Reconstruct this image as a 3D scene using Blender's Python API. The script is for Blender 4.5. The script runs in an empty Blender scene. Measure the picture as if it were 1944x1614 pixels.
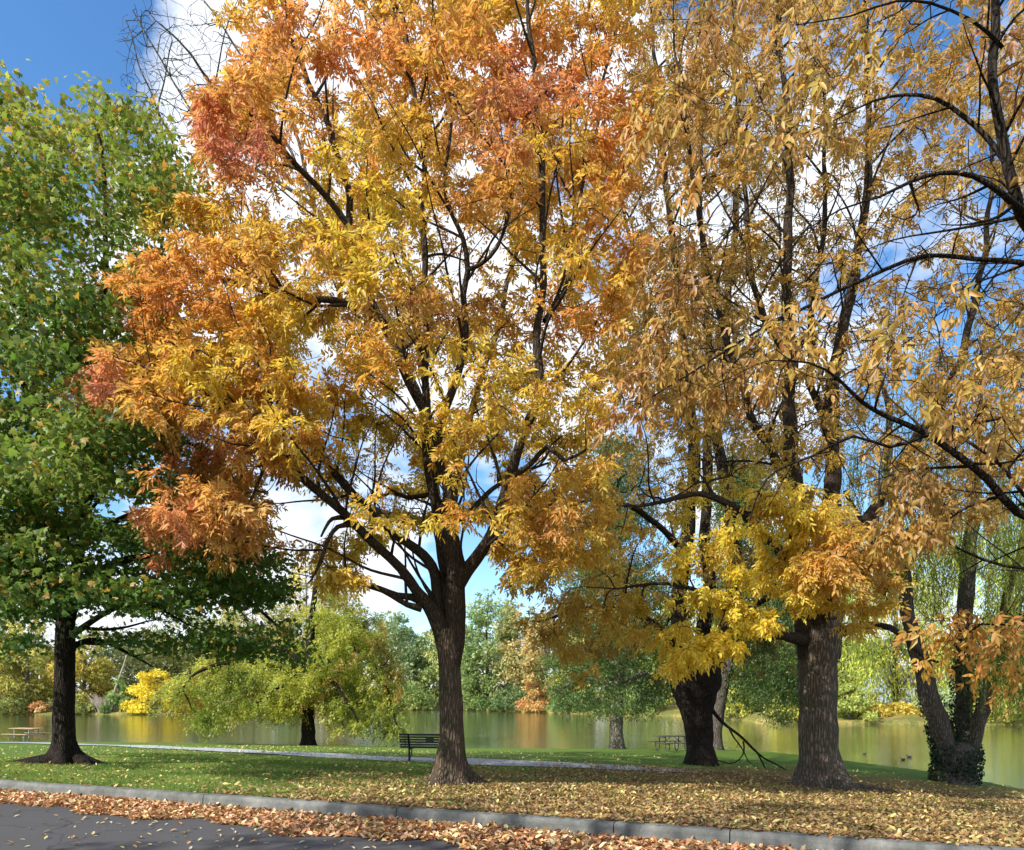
import bpy, math, random
import numpy as np
random.seed(7)
RNG = np.random.default_rng(11)
PI = math.pi
SC = bpy.context.scene
COL = SC.collection

# ------------------------------------------------------------------ camera
F, CX, HY, EYE = 1350.0, 972.0, 1312.0, 1.6      # focal length in photo pixels, image centre x, horizon row, eye height
cam = bpy.data.cameras.new('camera')
cam_o = bpy.data.objects.new('camera', cam)
COL.objects.link(cam_o)
cam_o.location = (0, 0, EYE)
cam_o.rotation_euler = (PI/2, 0, 0)
cam.sensor_width = 36.0
cam.sensor_fit = 'HORIZONTAL'
cam.lens = 36.0*F/1944.0
cam.shift_y = (HY-807.0)/1944.0
cam.clip_end = 3000
cam.clip_start = 0.05
SC.camera = cam_o

def P(px, py, D):
    return np.array([(px-CX)/F*D, D, EYE-(py-HY)/F*D])
def PV(px, py, D):
    px, py, D = np.broadcast_arrays(np.asarray(px, float), np.asarray(py, float), np.asarray(D, float))
    return np.stack([(px-CX)/F*D, D, EYE-(py-HY)/F*D], -1)
def proj(p):
    D = np.maximum(p[..., 1], 0.1)
    return CX+F*p[..., 0]/D, HY-F*(p[..., 2]-EYE)/D

# ------------------------------------------------------------------ objects
def tag(o, label=None, cat=None, group=None, kind=None):
    if label: o['label'] = label
    if cat: o['category'] = cat
    if group: o['group'] = group
    if kind: o['kind'] = kind
    return o
def empty(name, loc, rz=0.0):
    o = bpy.data.objects.new(name, None)
    COL.objects.link(o)
    o.location = loc
    o.rotation_euler = (0, 0, rz)
    o.empty_display_size = 0.3
    return o
def link(name, me, mat=None, parent=None, world=True):
    o = bpy.data.objects.new(name, me)
    COL.objects.link(o)
    if mat: me.materials.append(mat)
    if parent:
        o.parent = parent
        if world:                      # mesh was written in world coordinates
            o.location = -parent.location
    return o
def np_mesh(name, verts, loops, starts, totals, smooth=False, face_col=None, attr='leaf_colour'):
    me = bpy.data.meshes.new(name)
    me.vertices.add(len(verts))
    me.vertices.foreach_set('co', np.ascontiguousarray(verts, dtype=np.float32).ravel())
    me.loops.add(len(loops))
    me.loops.foreach_set('vertex_index', np.ascontiguousarray(loops, dtype=np.int32))
    me.polygons.add(len(starts))
    me.polygons.foreach_set('loop_start', np.ascontiguousarray(starts, dtype=np.int32))
    try: me.polygons.foreach_set('loop_total', np.ascontiguousarray(totals, dtype=np.int32))
    except Exception: pass
    if face_col is not None:
        a = me.attributes.new(attr, 'FLOAT_COLOR', 'FACE')
        c = np.ones((len(starts), 4), np.float32)
        c[:, :3] = face_col
        a.data.foreach_set('color', c.ravel())
    me.update(calc_edges=True)
    if smooth:
        me.polygons.foreach_set('use_smooth', np.ones(len(starts), bool))
    return me
def quad_mesh(name, verts, quads, **k):
    quads = np.asarray(quads)
    n, w = quads.shape
    return np_mesh(name, verts, quads.ravel(), np.arange(n)*w, np.full(n, w), **k)

class MB:
    """collects shapes, links them as ONE mesh object"""
    def __init__(s): s.v = []; s.f = []
    def add(s, vs, fs):
        b = len(s.v)
        s.v += [tuple(map(float, v)) for v in vs]
        s.f += [tuple(b+i for i in f) for f in fs]
    def box(s, c, d, rz=0.0, bev=0.0):
        cx, cy, cz = c; dx, dy, dz = d[0]/2, d[1]/2, d[2]/2
        b = min(bev, dx*.9, dy*.9, dz*.9)
        vs = []
        if b <= 0:
            pts = [(x, y, z) for z in (-dz, dz) for x, y in ((-dx, -dy), (dx, -dy), (dx, dy), (-dx, dy))]
            fs = [(3, 2, 1, 0), (4, 5, 6, 7), (0, 1, 5, 4), (1, 2, 6, 5), (2, 3, 7, 6), (3, 0, 4, 7)]
        else:
            pts = []
            for z, k in ((-dz, b), (-dz+b, 0), (dz-b, 0), (dz, b)):
                x, y = dx-k, dy-k
                pts += [(-x+b, -y, z), (x-b, -y, z), (x, -y+b, z), (x, y-b, z), (x-b, y, z), (-x+b, y, z), (-x, y-b, z), (-x, -y+b, z)]
            fs = [tuple(range(7, -1, -1)), tuple(range(24, 32))]
            for r in range(3):
                for i in range(8):
                    j = (i+1) % 8
                    fs.append((r*8+i, r*8+j, r*8+8+j, r*8+8+i))
        ca, sa = math.cos(rz), math.sin(rz)
        s.add([(cx+x*ca-y*sa, cy+x*sa+y*ca, cz+z) for x, y, z in pts], fs)
    def tube(s, pts, r, n=8):
        pts = [np.array(p, float) for p in pts]
        m = len(pts)
        rs = r if hasattr(r, '__len__') else [r]*m
        vs = []; fs = []
        for i, p in enumerate(pts):
            t = pts[min(i+1, m-1)]-pts[max(i-1, 0)]
            t /= np.linalg.norm(t)+1e-9
            a = np.cross(t, (0, 0, 1.0) if abs(t[2]) < .9 else (1.0, 0, 0)); a /= np.linalg.norm(a)
            b = np.cross(t, a)
            for k in range(n):
                w = 2*PI*k/n
                vs.append(p+rs[i]*(math.cos(w)*a+math.sin(w)*b))
        for i in range(m-1):
            for k in range(n):
                j = (k+1) % n
                fs.append((i*n+k, i*n+j, (i+1)*n+j, (i+1)*n+k))
        fs.append(tuple(range(n))[::-1]); fs.append(tuple((m-1)*n+k for k in range(n)))
        s.add(vs, fs)
    def build(s, name, mat, parent=None, smooth=False):
        me = bpy.data.meshes.new(name)
        me.from_pydata(s.v, [], s.f)
        me.validate(); me.update()
        if smooth: me.polygons.foreach_set('use_smooth', np.ones(len(me.polygons), bool))
        return link(name, me, mat, parent, world=False)

# ------------------------------------------------------------------ materials
def new_mat(name):
    m = bpy.data.materials.new(name)
    m.use_nodes = True
    nt = m.node_tree
    nt.nodes.clear()
    out = nt.nodes.new('ShaderNodeOutputMaterial')
    return m, nt, out
def nd(nt, typ, **k):
    n = nt.nodes.new(typ)
    for a, b in k.items():
        if a.startswith('i_'):
            n.inputs[a[2:].replace('_', ' ')].default_value = b
        else: setattr(n, a, b)
    return n
def noise(nt, coord, scale, detail=4, rough=.6, mapscale=None):
    n = nd(nt, 'ShaderNodeTexNoise')
    n.inputs['Scale'].default_value = scale
    n.inputs['Detail'].default_value = detail
    n.inputs['Roughness'].default_value = rough
    if mapscale:
        mp = nd(nt, 'ShaderNodeMapping'); mp.inputs['Scale'].default_value = mapscale
        nt.links.new(coord, mp.inputs['Vector']); coord = mp.outputs[0]
    nt.links.new(coord, n.inputs['Vector'])
    return n.outputs['Fac']
def ramp(nt, fac, stops):
    r = nd(nt, 'ShaderNodeValToRGB')
    e = r.color_ramp.elements
    while len(e) > 1: e.remove(e[0])
    e[0].position = stops[0][0]; e[0].color = (*stops[0][1], 1)
    for p, c in stops[1:]:
        x = e.new(p); x.color = (*c, 1)
    nt.links.new(fac, r.inputs['Fac'])
    return r.outputs['Color']
def mixc(nt, fac, a, b, blend='MIX'):
    m = nd(nt, 'ShaderNodeMix', data_type='RGBA', blend_type=blend)
    for s, v in ((m.inputs[0], fac), (m.inputs[6], a), (m.inputs[7], b)):
        if hasattr(v, 'is_linked') or hasattr(v, 'links'): nt.links.new(v, s)
        else: s.default_value = v if not isinstance(v, tuple) else (*v, 1)
    return m.outputs[2]
def maths(nt, op, a, b=0.0, clamp=False):
    m = nd(nt, 'ShaderNodeMath', operation=op, use_clamp=clamp)
    for s, v in zip(m.inputs, (a, b)):
        if hasattr(v, 'links'): nt.links.new(v, s)
        else: s.default_value = v
    return m.outputs[0]
def bump(nt, h, strength, dist, normal=None):
    b = nd(nt, 'ShaderNodeBump'); b.inputs['Strength'].default_value = strength; b.inputs['Distance'].default_value = dist
    nt.links.new(h, b.inputs['Height'])
    if normal: nt.links.new(normal, b.inputs['Normal'])
    return b.outputs[0]
def principled(nt, out, col, rough=.8, normal=None, spec=.3, metal=0.0):
    p = nd(nt, 'ShaderNodeBsdfPrincipled')
    for k, v in (('Base Color', col), ('Roughness', rough), ('Metallic', metal), ('Specular IOR Level', spec)):
        if hasattr(v, 'links'): nt.links.new(v, p.inputs[k])
        else: p.inputs[k].default_value = (*v, 1) if isinstance(v, tuple) else v
    if normal: nt.links.new(normal, p.inputs['Normal'])
    nt.links.new(p.outputs[0], out.inputs['Surface'])
    return p

def leaf_mat(name, trans=.4, gloss=.05, rough=.45):
    m, nt, out = new_mat(name)
    a = nd(nt, 'ShaderNodeAttribute', attribute_name='leaf_colour')
    d = nd(nt, 'ShaderNodeBsdfDiffuse'); t = nd(nt, 'ShaderNodeBsdfTranslucent'); g = nd(nt, 'ShaderNodeBsdfGlossy')
    g.inputs['Roughness'].default_value = rough
    g.inputs['Color'].default_value = (.9, .92, 1, 1)
    nt.links.new(a.outputs['Color'], d.inputs['Color'])
    hs = nd(nt, 'ShaderNodeHueSaturation'); hs.inputs['Saturation'].default_value = 1.02; hs.inputs['Value'].default_value = 1.3
    nt.links.new(a.outputs['Color'], hs.inputs['Color']); nt.links.new(hs.outputs[0], t.inputs['Color'])
    x = nd(nt, 'ShaderNodeMixShader'); x.inputs[0].default_value = trans
    nt.links.new(d.outputs[0], x.inputs[1]); nt.links.new(t.outputs[0], x.inputs[2])
    y = nd(nt, 'ShaderNodeMixShader'); y.inputs[0].default_value = gloss
    nt.links.new(x.outputs[0], y.inputs[1]); nt.links.new(g.outputs[0], y.inputs[2])
    nt.links.new(y.outputs[0], out.inputs['Surface'])
    return m

def bark_mat(name, dark, light, scale=1.0, depth=.02, fur=(26, 26, 4.5), patch=None):
    m, nt, out = new_mat(name)
    tc = nd(nt, 'ShaderNodeTexCoord').outputs['Object']
    # interlaced vertical furrows
    warp = noise(nt, tc, 3.0*scale, 3, .6)
    mp = nd(nt, 'ShaderNodeMapping'); mp.inputs['Scale'].default_value = tuple(f*scale for f in fur)
    add = nd(nt, 'ShaderNodeVectorMath', operation='MULTIPLY_ADD')
    comb = nd(nt, 'ShaderNodeCombineXYZ'); nt.links.new(warp, comb.inputs[0]); nt.links.new(warp, comb.inputs[1])
    nt.links.new(comb.outputs[0], add.inputs[0]); add.inputs[1].default_value = (.12, .12, 0); nt.links.new(tc, add.inputs[2])
    nt.links.new(add.outputs[0], mp.inputs['Vector'])
    vo = nd(nt, 'ShaderNodeTexVoronoi', feature='DISTANCE_TO_EDGE'); vo.inputs['Scale'].default_value = 1.0
    nt.links.new(mp.outputs[0], vo.inputs['Vector'])
    ridge = maths(nt, 'MULTIPLY', vo.outputs['Distance'], 3.2, True)
    fine = noise(nt, tc, 60*scale, 4, .7, (1, 1, .3))
    big = noise(nt, tc, 2.2*scale, 4, .6)
    h = maths(nt, 'ADD', ridge, maths(nt, 'MULTIPLY', fine, .35))
    f = maths(nt, 'MULTIPLY', ridge, maths(nt, 'ADD', maths(nt, 'MULTIPLY', fine, .8), .45), True)
    c = mixc(nt, f, dark, light)
    mid = tuple((a+b)*.5*.8 for a, b in zip(dark, light))
    c = mixc(nt, maths(nt, 'MULTIPLY', big, .7), c, mid)
    if patch:
        pn = ramp(nt, noise(nt, tc, 3.5, 5, .65), [(.5, (0, 0, 0)), (.62, (1, 1, 1))])
        bw = nd(nt, 'ShaderNodeRGBToBW'); nt.links.new(pn, bw.inputs[0])
        c = mixc(nt, maths(nt, 'MULTIPLY', bw.outputs[0], .6), c, patch)
    principled(nt, out, c, .93, bump(nt, h, 1.0, depth), .12)
    return m

M_bark_ash = bark_mat('ash_bark', (.040, .028, .021), (.24, .175, .125), 1.0, .035, fur=(19, 19, 3.2), patch=(.035, .045, .018))
M_bark_old = bark_mat('old_ash_bark', (.045, .035, .028), (.29, .235, .185), .85, .04, fur=(17, 17, 3.0), patch=(.06, .07, .035))
M_bark_limb_shaded = bark_mat('shaded_ash_limb_bark', (.016, .012, .009), (.115, .085, .062), 1.0, .02)  # shade on the upper limbs is put into this darker bark colour
M_bark_dark = bark_mat('dark_bark', (.010, .008, .007), (.060, .046, .035), .8, .035)
M_bark_pale = bark_mat('pale_bark', (.09, .075, .055), (.42, .38, .31), .6, .05)
M_bark_grey = bark_mat('grey_bark', (.06, .05, .042), (.22, .19, .16), .6, .04)
M_bark_far = bark_mat('distant_bark', (.08, .065, .05), (.25, .21, .17), .5, .03)
M_leaf = leaf_mat('autumn_leaf', .5, .025)
M_leaf_green = leaf_mat('green_leaf', .42, .025, .5)
M_leaf_far = leaf_mat('distant_leaf', .30, .02, .6)
M_leaf_dry = leaf_mat('fallen_leaf', .12, .04, .5)

# ------------------------------------------------------------------ helpers for fields
def norm(v): return v/np.maximum(np.linalg.norm(v, axis=-1, keepdims=True), 1e-9)
_kr = np.random.default_rng(5)
_K = norm(_kr.normal(size=(10, 3)))
_PH = _kr.uniform(0, 6.28, 10)
def snoise(p, scale, seed=0):
    """smooth pseudo noise about 0, roughly -1..1"""
    p = np.asarray(p)*scale
    s = np.zeros(p.shape[:-1])
    for i in range(10):
        s += np.sin(p@_K[(i+seed) % 10]*(1+.37*i)+_PH[i]+seed*1.7)
    return s/3.2
def in_poly(x, y, poly):
    poly = np.asarray(poly, float)
    inside = np.zeros(np.shape(x), bool)
    j = len(poly)-1
    for i in range(len(poly)):
        xi, yi = poly[i]; xj, yj = poly[j]
        c = ((yi > y) != (yj > y)) & (x < (xj-xi)*(y-yi)/((yj-yi) if yj != yi else 1e-9)+xi)
        inside ^= c
        j = i
    return inside
def dist_polyline(x, y, pts):
    d = np.full(np.shape(x), 1e9)
    for (ax, ay), (bx, by) in zip(pts[:-1], pts[1:]):
        vx, vy = bx-ax, by-ay
        t = np.clip(((x-ax)*vx+(y-ay)*vy)/(vx*vx+vy*vy), 0, 1)
        d = np.minimum(d, np.hypot(x-ax-t*vx, y-ay-t*vy))
    return d
def sstep(a, b, x):
    t = np.clip((x-a)/(b-a), 0, 1)
    return t*t*(3-2*t)

# ------------------------------------------------------------------ terrain
KS, K0 = .39, 8.3                       # kerb face line  Y = K0 - KS*X
KN = math.sqrt(1+KS*KS)
kdir = np.array([1, -KS])/KN; knrm = np.array([KS, 1])/KN
korg = np.array([0, K0])
WZ = -1.8
shore = [(-200, 56), (-60, 50), (-34, 47.3), (-19.2, 45.4), (-8.6, 42.9), (-2.2, 41.4), (6.9, 41), (11, 41.6), (14.2, 39.2), (16, 34.3), (17.4, 29.8), (17.5, 24.2), (19, 14), (24, 2), (45, -25), (120, -90)]
land_poly = shore+[(120, -300), (-200, -300)]
def kdist(X, Y): return (Y+KS*X-K0)/KN
def terrain(X, Y):
    X = np.asarray(X, float); Y = np.asarray(Y, float)
    dk = np.maximum(kdist(X, Y), 0); ds = dist_polyline(X, Y, shore)
    land = in_poly(X, Y, land_poly)
    t = dk/(dk+ds+1e-6)
    zl = .125-1.86*t**1.05+.02*snoise(np.stack([X, Y, 0*X], -1), .5)*np.minimum(dk/3, 1)*np.minimum(ds/3, 1)
    zw = WZ+.065-.5*np.minimum(ds, 4)
    return np.where(land, zl, zw)
def G(px, py):
    """point of the terrain seen at photo pixel"""
    D = np.linspace(6, 60, 2200)
    while True:
        p = PV(px, py, D)
        hit = (p[:, 2] <= terrain(p[:, 0], p[:, 1])) & in_poly(p[:, 0], p[:, 1], land_poly)
        if hit.any(): return p[int(np.argmax(hit))]
        py += .5

def litter(X, Y):
    """cover of fallen leaves on the lawn 0..1"""
    z = terrain(X, Y)
    p = np.stack([X, Y, z], -1)
    px, py = proj(p)
    n = snoise(p*[1, 1, 0], .9)*.5+snoise(p*[1, 1, 0], 2.6, 3)*.5
    d = sstep(-150, 760, px-(330+(1530-py)*4.2)+n*150)
    d = d*sstep(1452, 1466, py+n*4+np.where(px > 1500, -(px-1500)*.09, 0))
    d = np.where(Y < 1, .6, d)
    return np.clip(d, 0, 1)

def grid_mesh(name, us, vs, zf, mat, attr=None):
    U, V = np.meshgrid(us, vs)
    X = korg[0]+U*kdir[0]+V*knrm[0]; Y = korg[1]+U*kdir[1]+V*knrm[1]
    Z = zf(X, Y)
    nu, nv = len(us), len(vs)
    verts = np.stack([X, Y, Z], -1).reshape(-1, 3)
    i = (np.arange(nv-1)[:, None]*nu+np.arange(nu-1)[None]).ravel()
    q = np.stack([i, i+1, i+nu+1, i+nu], -1)
    me = quad_mesh(name, verts, q, smooth=True)
    if attr is not None:
        a = me.attributes.new('litter', 'FLOAT', 'POINT')
        a.data.foreach_set('value', attr(X, Y).ravel().astype(np.float32))
    return link(name, me, mat)

# lawn material
def lawn_material():
    m, nt, out = new_mat('lawn')
    tc = nd(nt, 'ShaderNodeTexCoord').outputs['Object']
    a = nd(nt, 'ShaderNodeAttribute', attribute_name='litter')
    g1 = noise(nt, tc, 1.2, 5, .6); g2 = noise(nt, tc, 40, 4, .75)
    grass = ramp(nt, g2, [(.25, (.045, .09, .015)), (.5, (.11, .19, .025)), (.72, (.19, .27, .045)), (.9, (.32, .34, .10))])
    grass = mixc(nt, maths(nt, 'MULTIPLY', g1, .45), grass, (.10, .15, .022))
    l1 = noise(nt, tc, 26, 5, .8)
    soil = ramp(nt, l1, [(.3, (.04, .028, .012)), (.45, (.12, .08, .025)), (.55, (.26, .17, .05)), (.7, (.42, .28, .09)), (.85, (.5, .36, .14))])
    fac = maths(nt, 'MULTIPLY', a.outputs['Fac'], maths(nt, 'ADD', maths(nt, 'MULTIPLY', noise(nt, tc, 5, 5, .75), 1.6), .1), True)
    c = mixc(nt, fac, grass, soil)
    h = maths(nt, 'ADD', g2, l1)
    principled(nt, out, c, .9, bump(nt, h, .9, .03), .15)
    return m
M_lawn = lawn_material()
us = np.concatenate([np.arange(-160, -50, 5), np.arange(-50, 36, .35), np.arange(36, 110, 4)])
vs = np.concatenate([[.15], np.arange(.3, 34, .3), np.arange(34, 62, 1.2)])
lawn = grid_mesh('lawn', us, vs, terrain, M_lawn, litter)
tag(lawn, kind='structure')

# road
def road_material():
    m, nt, out = new_mat('asphalt')
    tc = nd(nt, 'ShaderNodeTexCoord').outputs['Object']
    f = noise(nt, tc, 140, 3, .8); b = noise(nt, tc, .9, 5, .65, (1, 2.2, 1)); s = noise(nt, tc, 9, 5, .7)
    c = ramp(nt, f, [(.3, (.05, .048, .051)), (.55, (.105, .10, .105)), (.75, (.20, .195, .195))])
    c = mixc(nt, maths(nt, 'MULTIPLY', b, .55), c, (.062, .06, .062))
    c = mixc(nt, maths(nt, 'MULTIPLY', s, .25), c, (.03, .028, .027))
    vo = nd(nt, 'ShaderNodeTexVoronoi'); vo.inputs['Scale'].default_value = 160; nt.links.new(tc, vo.inputs['Vector'])
    wp = nd(nt, 'ShaderNodeVectorMath', operation='ADD'); wc = nd(nt, 'ShaderNodeTexNoise'); wc.inputs['Scale'].default_value = 1.6; wc.inputs['Detail'].default_value = 5
    nt.links.new(tc, wc.inputs['Vector']); nt.links.new(tc, wp.inputs[0]); nt.links.new(wc.outputs['Color'], wp.inputs[1])
    cr = nd(nt, 'ShaderNodeTexVoronoi', feature='DISTANCE_TO_EDGE'); cr.inputs['Scale'].default_value = .38; nt.links.new(wp.outputs[0], cr.inputs['Vector'])
    cl = maths(nt, 'SUBTRACT', 1.0, maths(nt, 'MULTIPLY', cr.outputs['Distance'], 110.0, True), True)
    c = mixc(nt, maths(nt, 'MULTIPLY', cl, .75), c, (.018, .017, .017))
    principled(nt, out, c, .82, bump(nt, maths(nt, 'ADD', vo.outputs['Distance'], f), .7, .006), .3)
    return m
RZ = -.035                              # the roadway lies lower than the kerb foot
def flat(X, Y): return X*0+RZ
road = grid_mesh('road', np.arange(-160, 111, 3.0), np.array([-9.5, -6, -3, -1.5, -.5, .01]), flat, road_material()); tag(road, kind='structure')
M_grass2 = lawn_material()
tag(grid_mesh('verge', np.arange(-160, 111, 9.0), np.array([-300, -100, -40, -20, -9.5]), lambda X, Y: X*0+RZ+.03, M_grass2), kind='structure')

# kerb
def kerb():
    m, nt, out = new_mat('kerb_concrete')
    tc = nd(nt, 'ShaderNodeTexCoord').outputs['Object']
    a = noise(nt, tc, 3, 6, .7); b = noise(nt, tc, 70, 4, .7); s = noise(nt, tc, 9, 5, .7, (1, 1, .25))
    c = ramp(nt, a, [(.32, (.085, .09, .083)), (.5, (.165, .17, .16)), (.68, (.27, .27, .25))])
    c = mixc(nt, maths(nt, 'MULTIPLY', b, .45), c, (.10, .10, .095))
    fl = ramp(nt, noise(nt, tc, 14, 3, .8), [(.62, (0, 0, 0)), (.66, (1, 1, 1))])
    fb = nd(nt, 'ShaderNodeRGBToBW'); nt.links.new(fl, fb.inputs[0])
    c = mixc(nt, maths(nt, 'MULTIPLY', fb.outputs[0], .35), c, (.30, .29, .26))
    st = ramp(nt, s, [(.45, (0, 0, 0)), (.7, (1, 1, 1))])
    bw = nd(nt, 'ShaderNodeRGBToBW'); nt.links.new(st, bw.inputs[0])
    c = mixc(nt, maths(nt, 'MULTIPLY', bw.outputs[0], .45), c, (.07, .07, .065))
    principled(nt, out, c, .9, bump(nt, maths(nt, 'ADD', b, a), .5, .006), .2)
    prof = [(-.006, -.12), (-.004, -.05), (.003, .09), (.012, .115), (.028, .133), (.05, .14), (.14, .143), (.155, .138), (.155, -.12)]
    jx = [-7.3, -4.35, -1.45, 1.12, 2.27]
    us_ = [x*KN for x in jx]
    left = []
    u = us_[0]
    while u > -150: u -= 3.1; left.append(u)
    right = []; u = us_[-1]
    while u < 100: u += 3.0; right.append(u)
    cuts = left[::-1]+us_+right
    V = []; Q = []
    rr = random.Random(3)
    for a0, a1 in zip(cuts[:-1], cuts[1:]):
        n = 6
        off = rr.uniform(-.004, .004); oz = rr.uniform(-.003, .003)
        for i in range(n+1):
            t = i/n
            g = .006
            u = a0+g+(a1-a0-2*g)*t
            e = .006 if i in (0, n) else 0
            for (v, z) in prof:
                vv = v+off+(e if v < .02 else 0); zz = z+oz-(e if z > .1 else 0)
                V.append((korg[0]+u*kdir[0]+vv*knrm[0], korg[1]+u*kdir[1]+vv*knrm[1], zz))
        k = len(prof); b0 = len(V)-(n+1)*k
        for i in range(n):
            for j in range(k-1):
                a_ = b0+i*k+j
                Q.append((a_, a_+1, a_+k+1, a_+k))
        for i in (0, n):
            c_ = b0+i*k
            for j in range(1, k-2): Q.append((c_, c_+j, c_+j+1, c_+j+1))
    V = np.array(V)
    me = bpy.data.meshes.new('kerb')
    me.from_pydata(V.tolist(), [], [tuple(dict.fromkeys(q)) for q in Q]); me.update()
    o = link('kerb', me, m); tag(o, kind='structure')
    # dark earth filling the joints
kerb()

# footpath by the lake
def footpath():
    m, nt, out = new_mat('path_concrete')
    tc = nd(nt, 'ShaderNodeTexCoord').outputs['Object']
    c = ramp(nt, noise(nt, tc, 1.5, 6, .7), [(.3, (.34, .35, .37)), (.7, (.47, .48, .5))])
    c = mixc(nt, maths(nt, 'MULTIPLY', noise(nt, tc, 30, 4, .7), .4), c, (.26, .26, .26))
    principled(nt, out, c, .85, None, .3)
    mid = [(-900, 1400), (-500, 1403.5), (-200, 1407), (0, 1411), (200, 1416), (400, 1423), (600, 1433), (740, 1442.5), (900, 1448), (1050, 1453), (1180, 1458), (1300, 1463)]
    pts = [G(x, y)[:2] for x, y in mid[2:]]
    d0 = pts[0]-pts[1]; d0 /= np.linalg.norm(d0)
    pts = [pts[0]+d0*60, pts[0]+d0*25]+pts
    pts = catmull(np.array(pts), 8)
    V = []; Q = []
    for i, p in enumerate(pts):
        t = pts[min(i+1, len(pts)-1)]-pts[max(i-1, 0)]; t /= np.linalg.norm(t)
        n = np.array([-t[1], t[0]])
        for s in (-1.15, -.6, 0, .6, 1.15):
            q = p+n*s
            V.append((q[0], q[1], float(terrain(q[0], q[1]))+.03))
    for i in range(len(pts)-1):
        for j in range(4): Q.append((i*5+j, i*5+j+1, i*5+j+6, i*5+j+5))
    me = quad_mesh('footpath', np.array(V), Q, smooth=True)
    tag(link('footpath', me, m), kind='structure')
    return pts
def catmull(pts, n):
    pts = np.asarray(pts, float)
    if len(pts) < 3:
        t = np.linspace(0, 1, n+1)[:, None]
        return pts[0]*(1-t)+pts[-1]*t
    ext = np.vstack([2*pts[0]-pts[1], pts, 2*pts[-1]-pts[-2]])
    out = []
    for i in range(len(pts)-1):
        p0, p1, p2, p3 = ext[i:i+4]
        for k in range(n):
            t = k/n
            out.append(.5*((2*p1)+(-p0+p2)*t+(2*p0-5*p1+4*p2-p3)*t*t+(-p0+3*p1-3*p2+p3)*t**3))
    out.append(pts[-1])
    return np.array(out)
path_pts = footpath()

# lake
def lake():
    m, nt, out = new_mat('lake_water')
    tc = nd(nt, 'ShaderNodeTexCoord').outputs['Object']
    w1 = noise(nt, tc, 1.0, 3, .55, (.5, 3.0, 1)); w2 = noise(nt, tc, 1.0, 3, .6, (2.2, 9, 1)); w3 = noise(nt, tc, .05, 3, .5)
    h = maths(nt, 'ADD', w1, maths(nt, 'MULTIPLY', w2, .7))
    b = nd(nt, 'ShaderNodeBump'); b.inputs['Distance'].default_value = .03
    nt.links.new(maths(nt, 'ADD', maths(nt, 'MULTIPLY', w3, .5), .1), b.inputs['Strength'])
    nt.links.new(h, b.inputs['Height'])
    d = nd(nt, 'ShaderNodeBsdfDiffuse'); d.inputs['Color'].default_value = (.12, .145, .07, 1)
    g = nd(nt, 'ShaderNodeBsdfGlossy'); g.inputs['Roughness'].default_value = .06; g.inputs['Color'].default_value = (.93, .95, .86, 1)
    nt.links.new(b.outputs[0], g.inputs['Normal'])
    fr = nd(nt, 'ShaderNodeFresnel'); fr.inputs['IOR'].default_value = 1.33
    nt.links.new(b.outputs[0], fr.inputs['Normal'])
    x = nd(nt, 'ShaderNodeMixShader'); nt.links.new(maths(nt, 'ADD', maths(nt, 'MULTIPLY', fr.outputs[0], .85), .26, True), x.inputs[0])
    nt.links.new(d.outputs[0], x.inputs[1]); nt.links.new(g.outputs[0], x.inputs[2]); nt.links.new(x.outputs[0], out.inputs['Surface'])
    me = quad_mesh('lake_water', np.array([(-500, 5, WZ), (500, 5, WZ), (500, 400, WZ), (-500, 400, WZ), (15, -100, WZ), (500, -100, WZ), (500, 5, WZ), (15, 5, WZ)]), [(0, 1, 2, 3), (4, 5, 6, 7)])
    tag(link('lake_water', me, m), kind='structure')
lake()

# far bank
fs_px = np.array([-1500, -900, -200, 0, 300, 500, 700, 830, 950, 1050, 1300, 1400, 1450, 1700, 1944, 2500, 4500.])
fs_py = np.array([1357, 1357, 1357, 1357, 1357, 1353, 1349, 1348, 1350, 1354, 1361, 1368, 1374, 1376, 1377, 1380, 1385.])
fs_D = -(WZ-EYE)*F/(fs_py-HY)
def Dfar(px): return float(np.interp(px, fs_px, fs_D))
def bank_z(ex): return np.interp(ex, [0, .6, 2.5, 8, 20, 60, 300, 1200], [-2.0, -1.45, -1.15, -.7, -.35, -.1, 1.0, 4.0])
def farP(px, ex):
    D = Dfar(px)+ex
    return np.array([(px-CX)/F*D, D, float(bank_z(ex))])
def far_bank():
    m, nt, out = new_mat('far_bank_ground')
    tc = nd(nt, 'ShaderNodeTexCoord').outputs['Object']
    a = noise(nt, tc, .4, 5, .7); b = noise(nt, tc, 3, 5, .8)
    c = ramp(nt, maths(nt, 'ADD', maths(nt, 'MULTIPLY', a, .5), maths(nt, 'MULTIPLY', b, .5)), [(.35, (.09, .11, .03)), (.48, (.17, .17, .05)), (.56, (.33, .25, .08)), (.68, (.42, .36, .2))])
    principled(nt, out, c, .9, bump(nt, b, .8, .2), .1)
    pxs = np.concatenate([np.arange(-1500, 2500, 25), np.arange(2500, 4501, 200)])
    exs = [-.8, 0, .25, .6, 1.5, 2.5, 5, 8, 20, 60, 300, 1200]
    V = []
    for ex in exs:
        for px in pxs:
            D = Dfar(px)+ex+.6*math.sin(px*.05)+.4*math.sin(px*.137)
            z = float(bank_z(max(ex, 0)))+(0.08*math.sin(px*.21+ex) if ex > .3 else 0)
            V.append(((px-CX)/F*D, D, z))
    n = len(pxs)
    Q = [(r*n+i, r*n+i+1, (r+1)*n+i+1, (r+1)*n+i) for r in range(len(exs)-1) for i in range(n-1)]
    tag(link('far_bank', quad_mesh('far_bank', np.array(V), Q, smooth=True), m), kind='structure')
far_bank()

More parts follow.
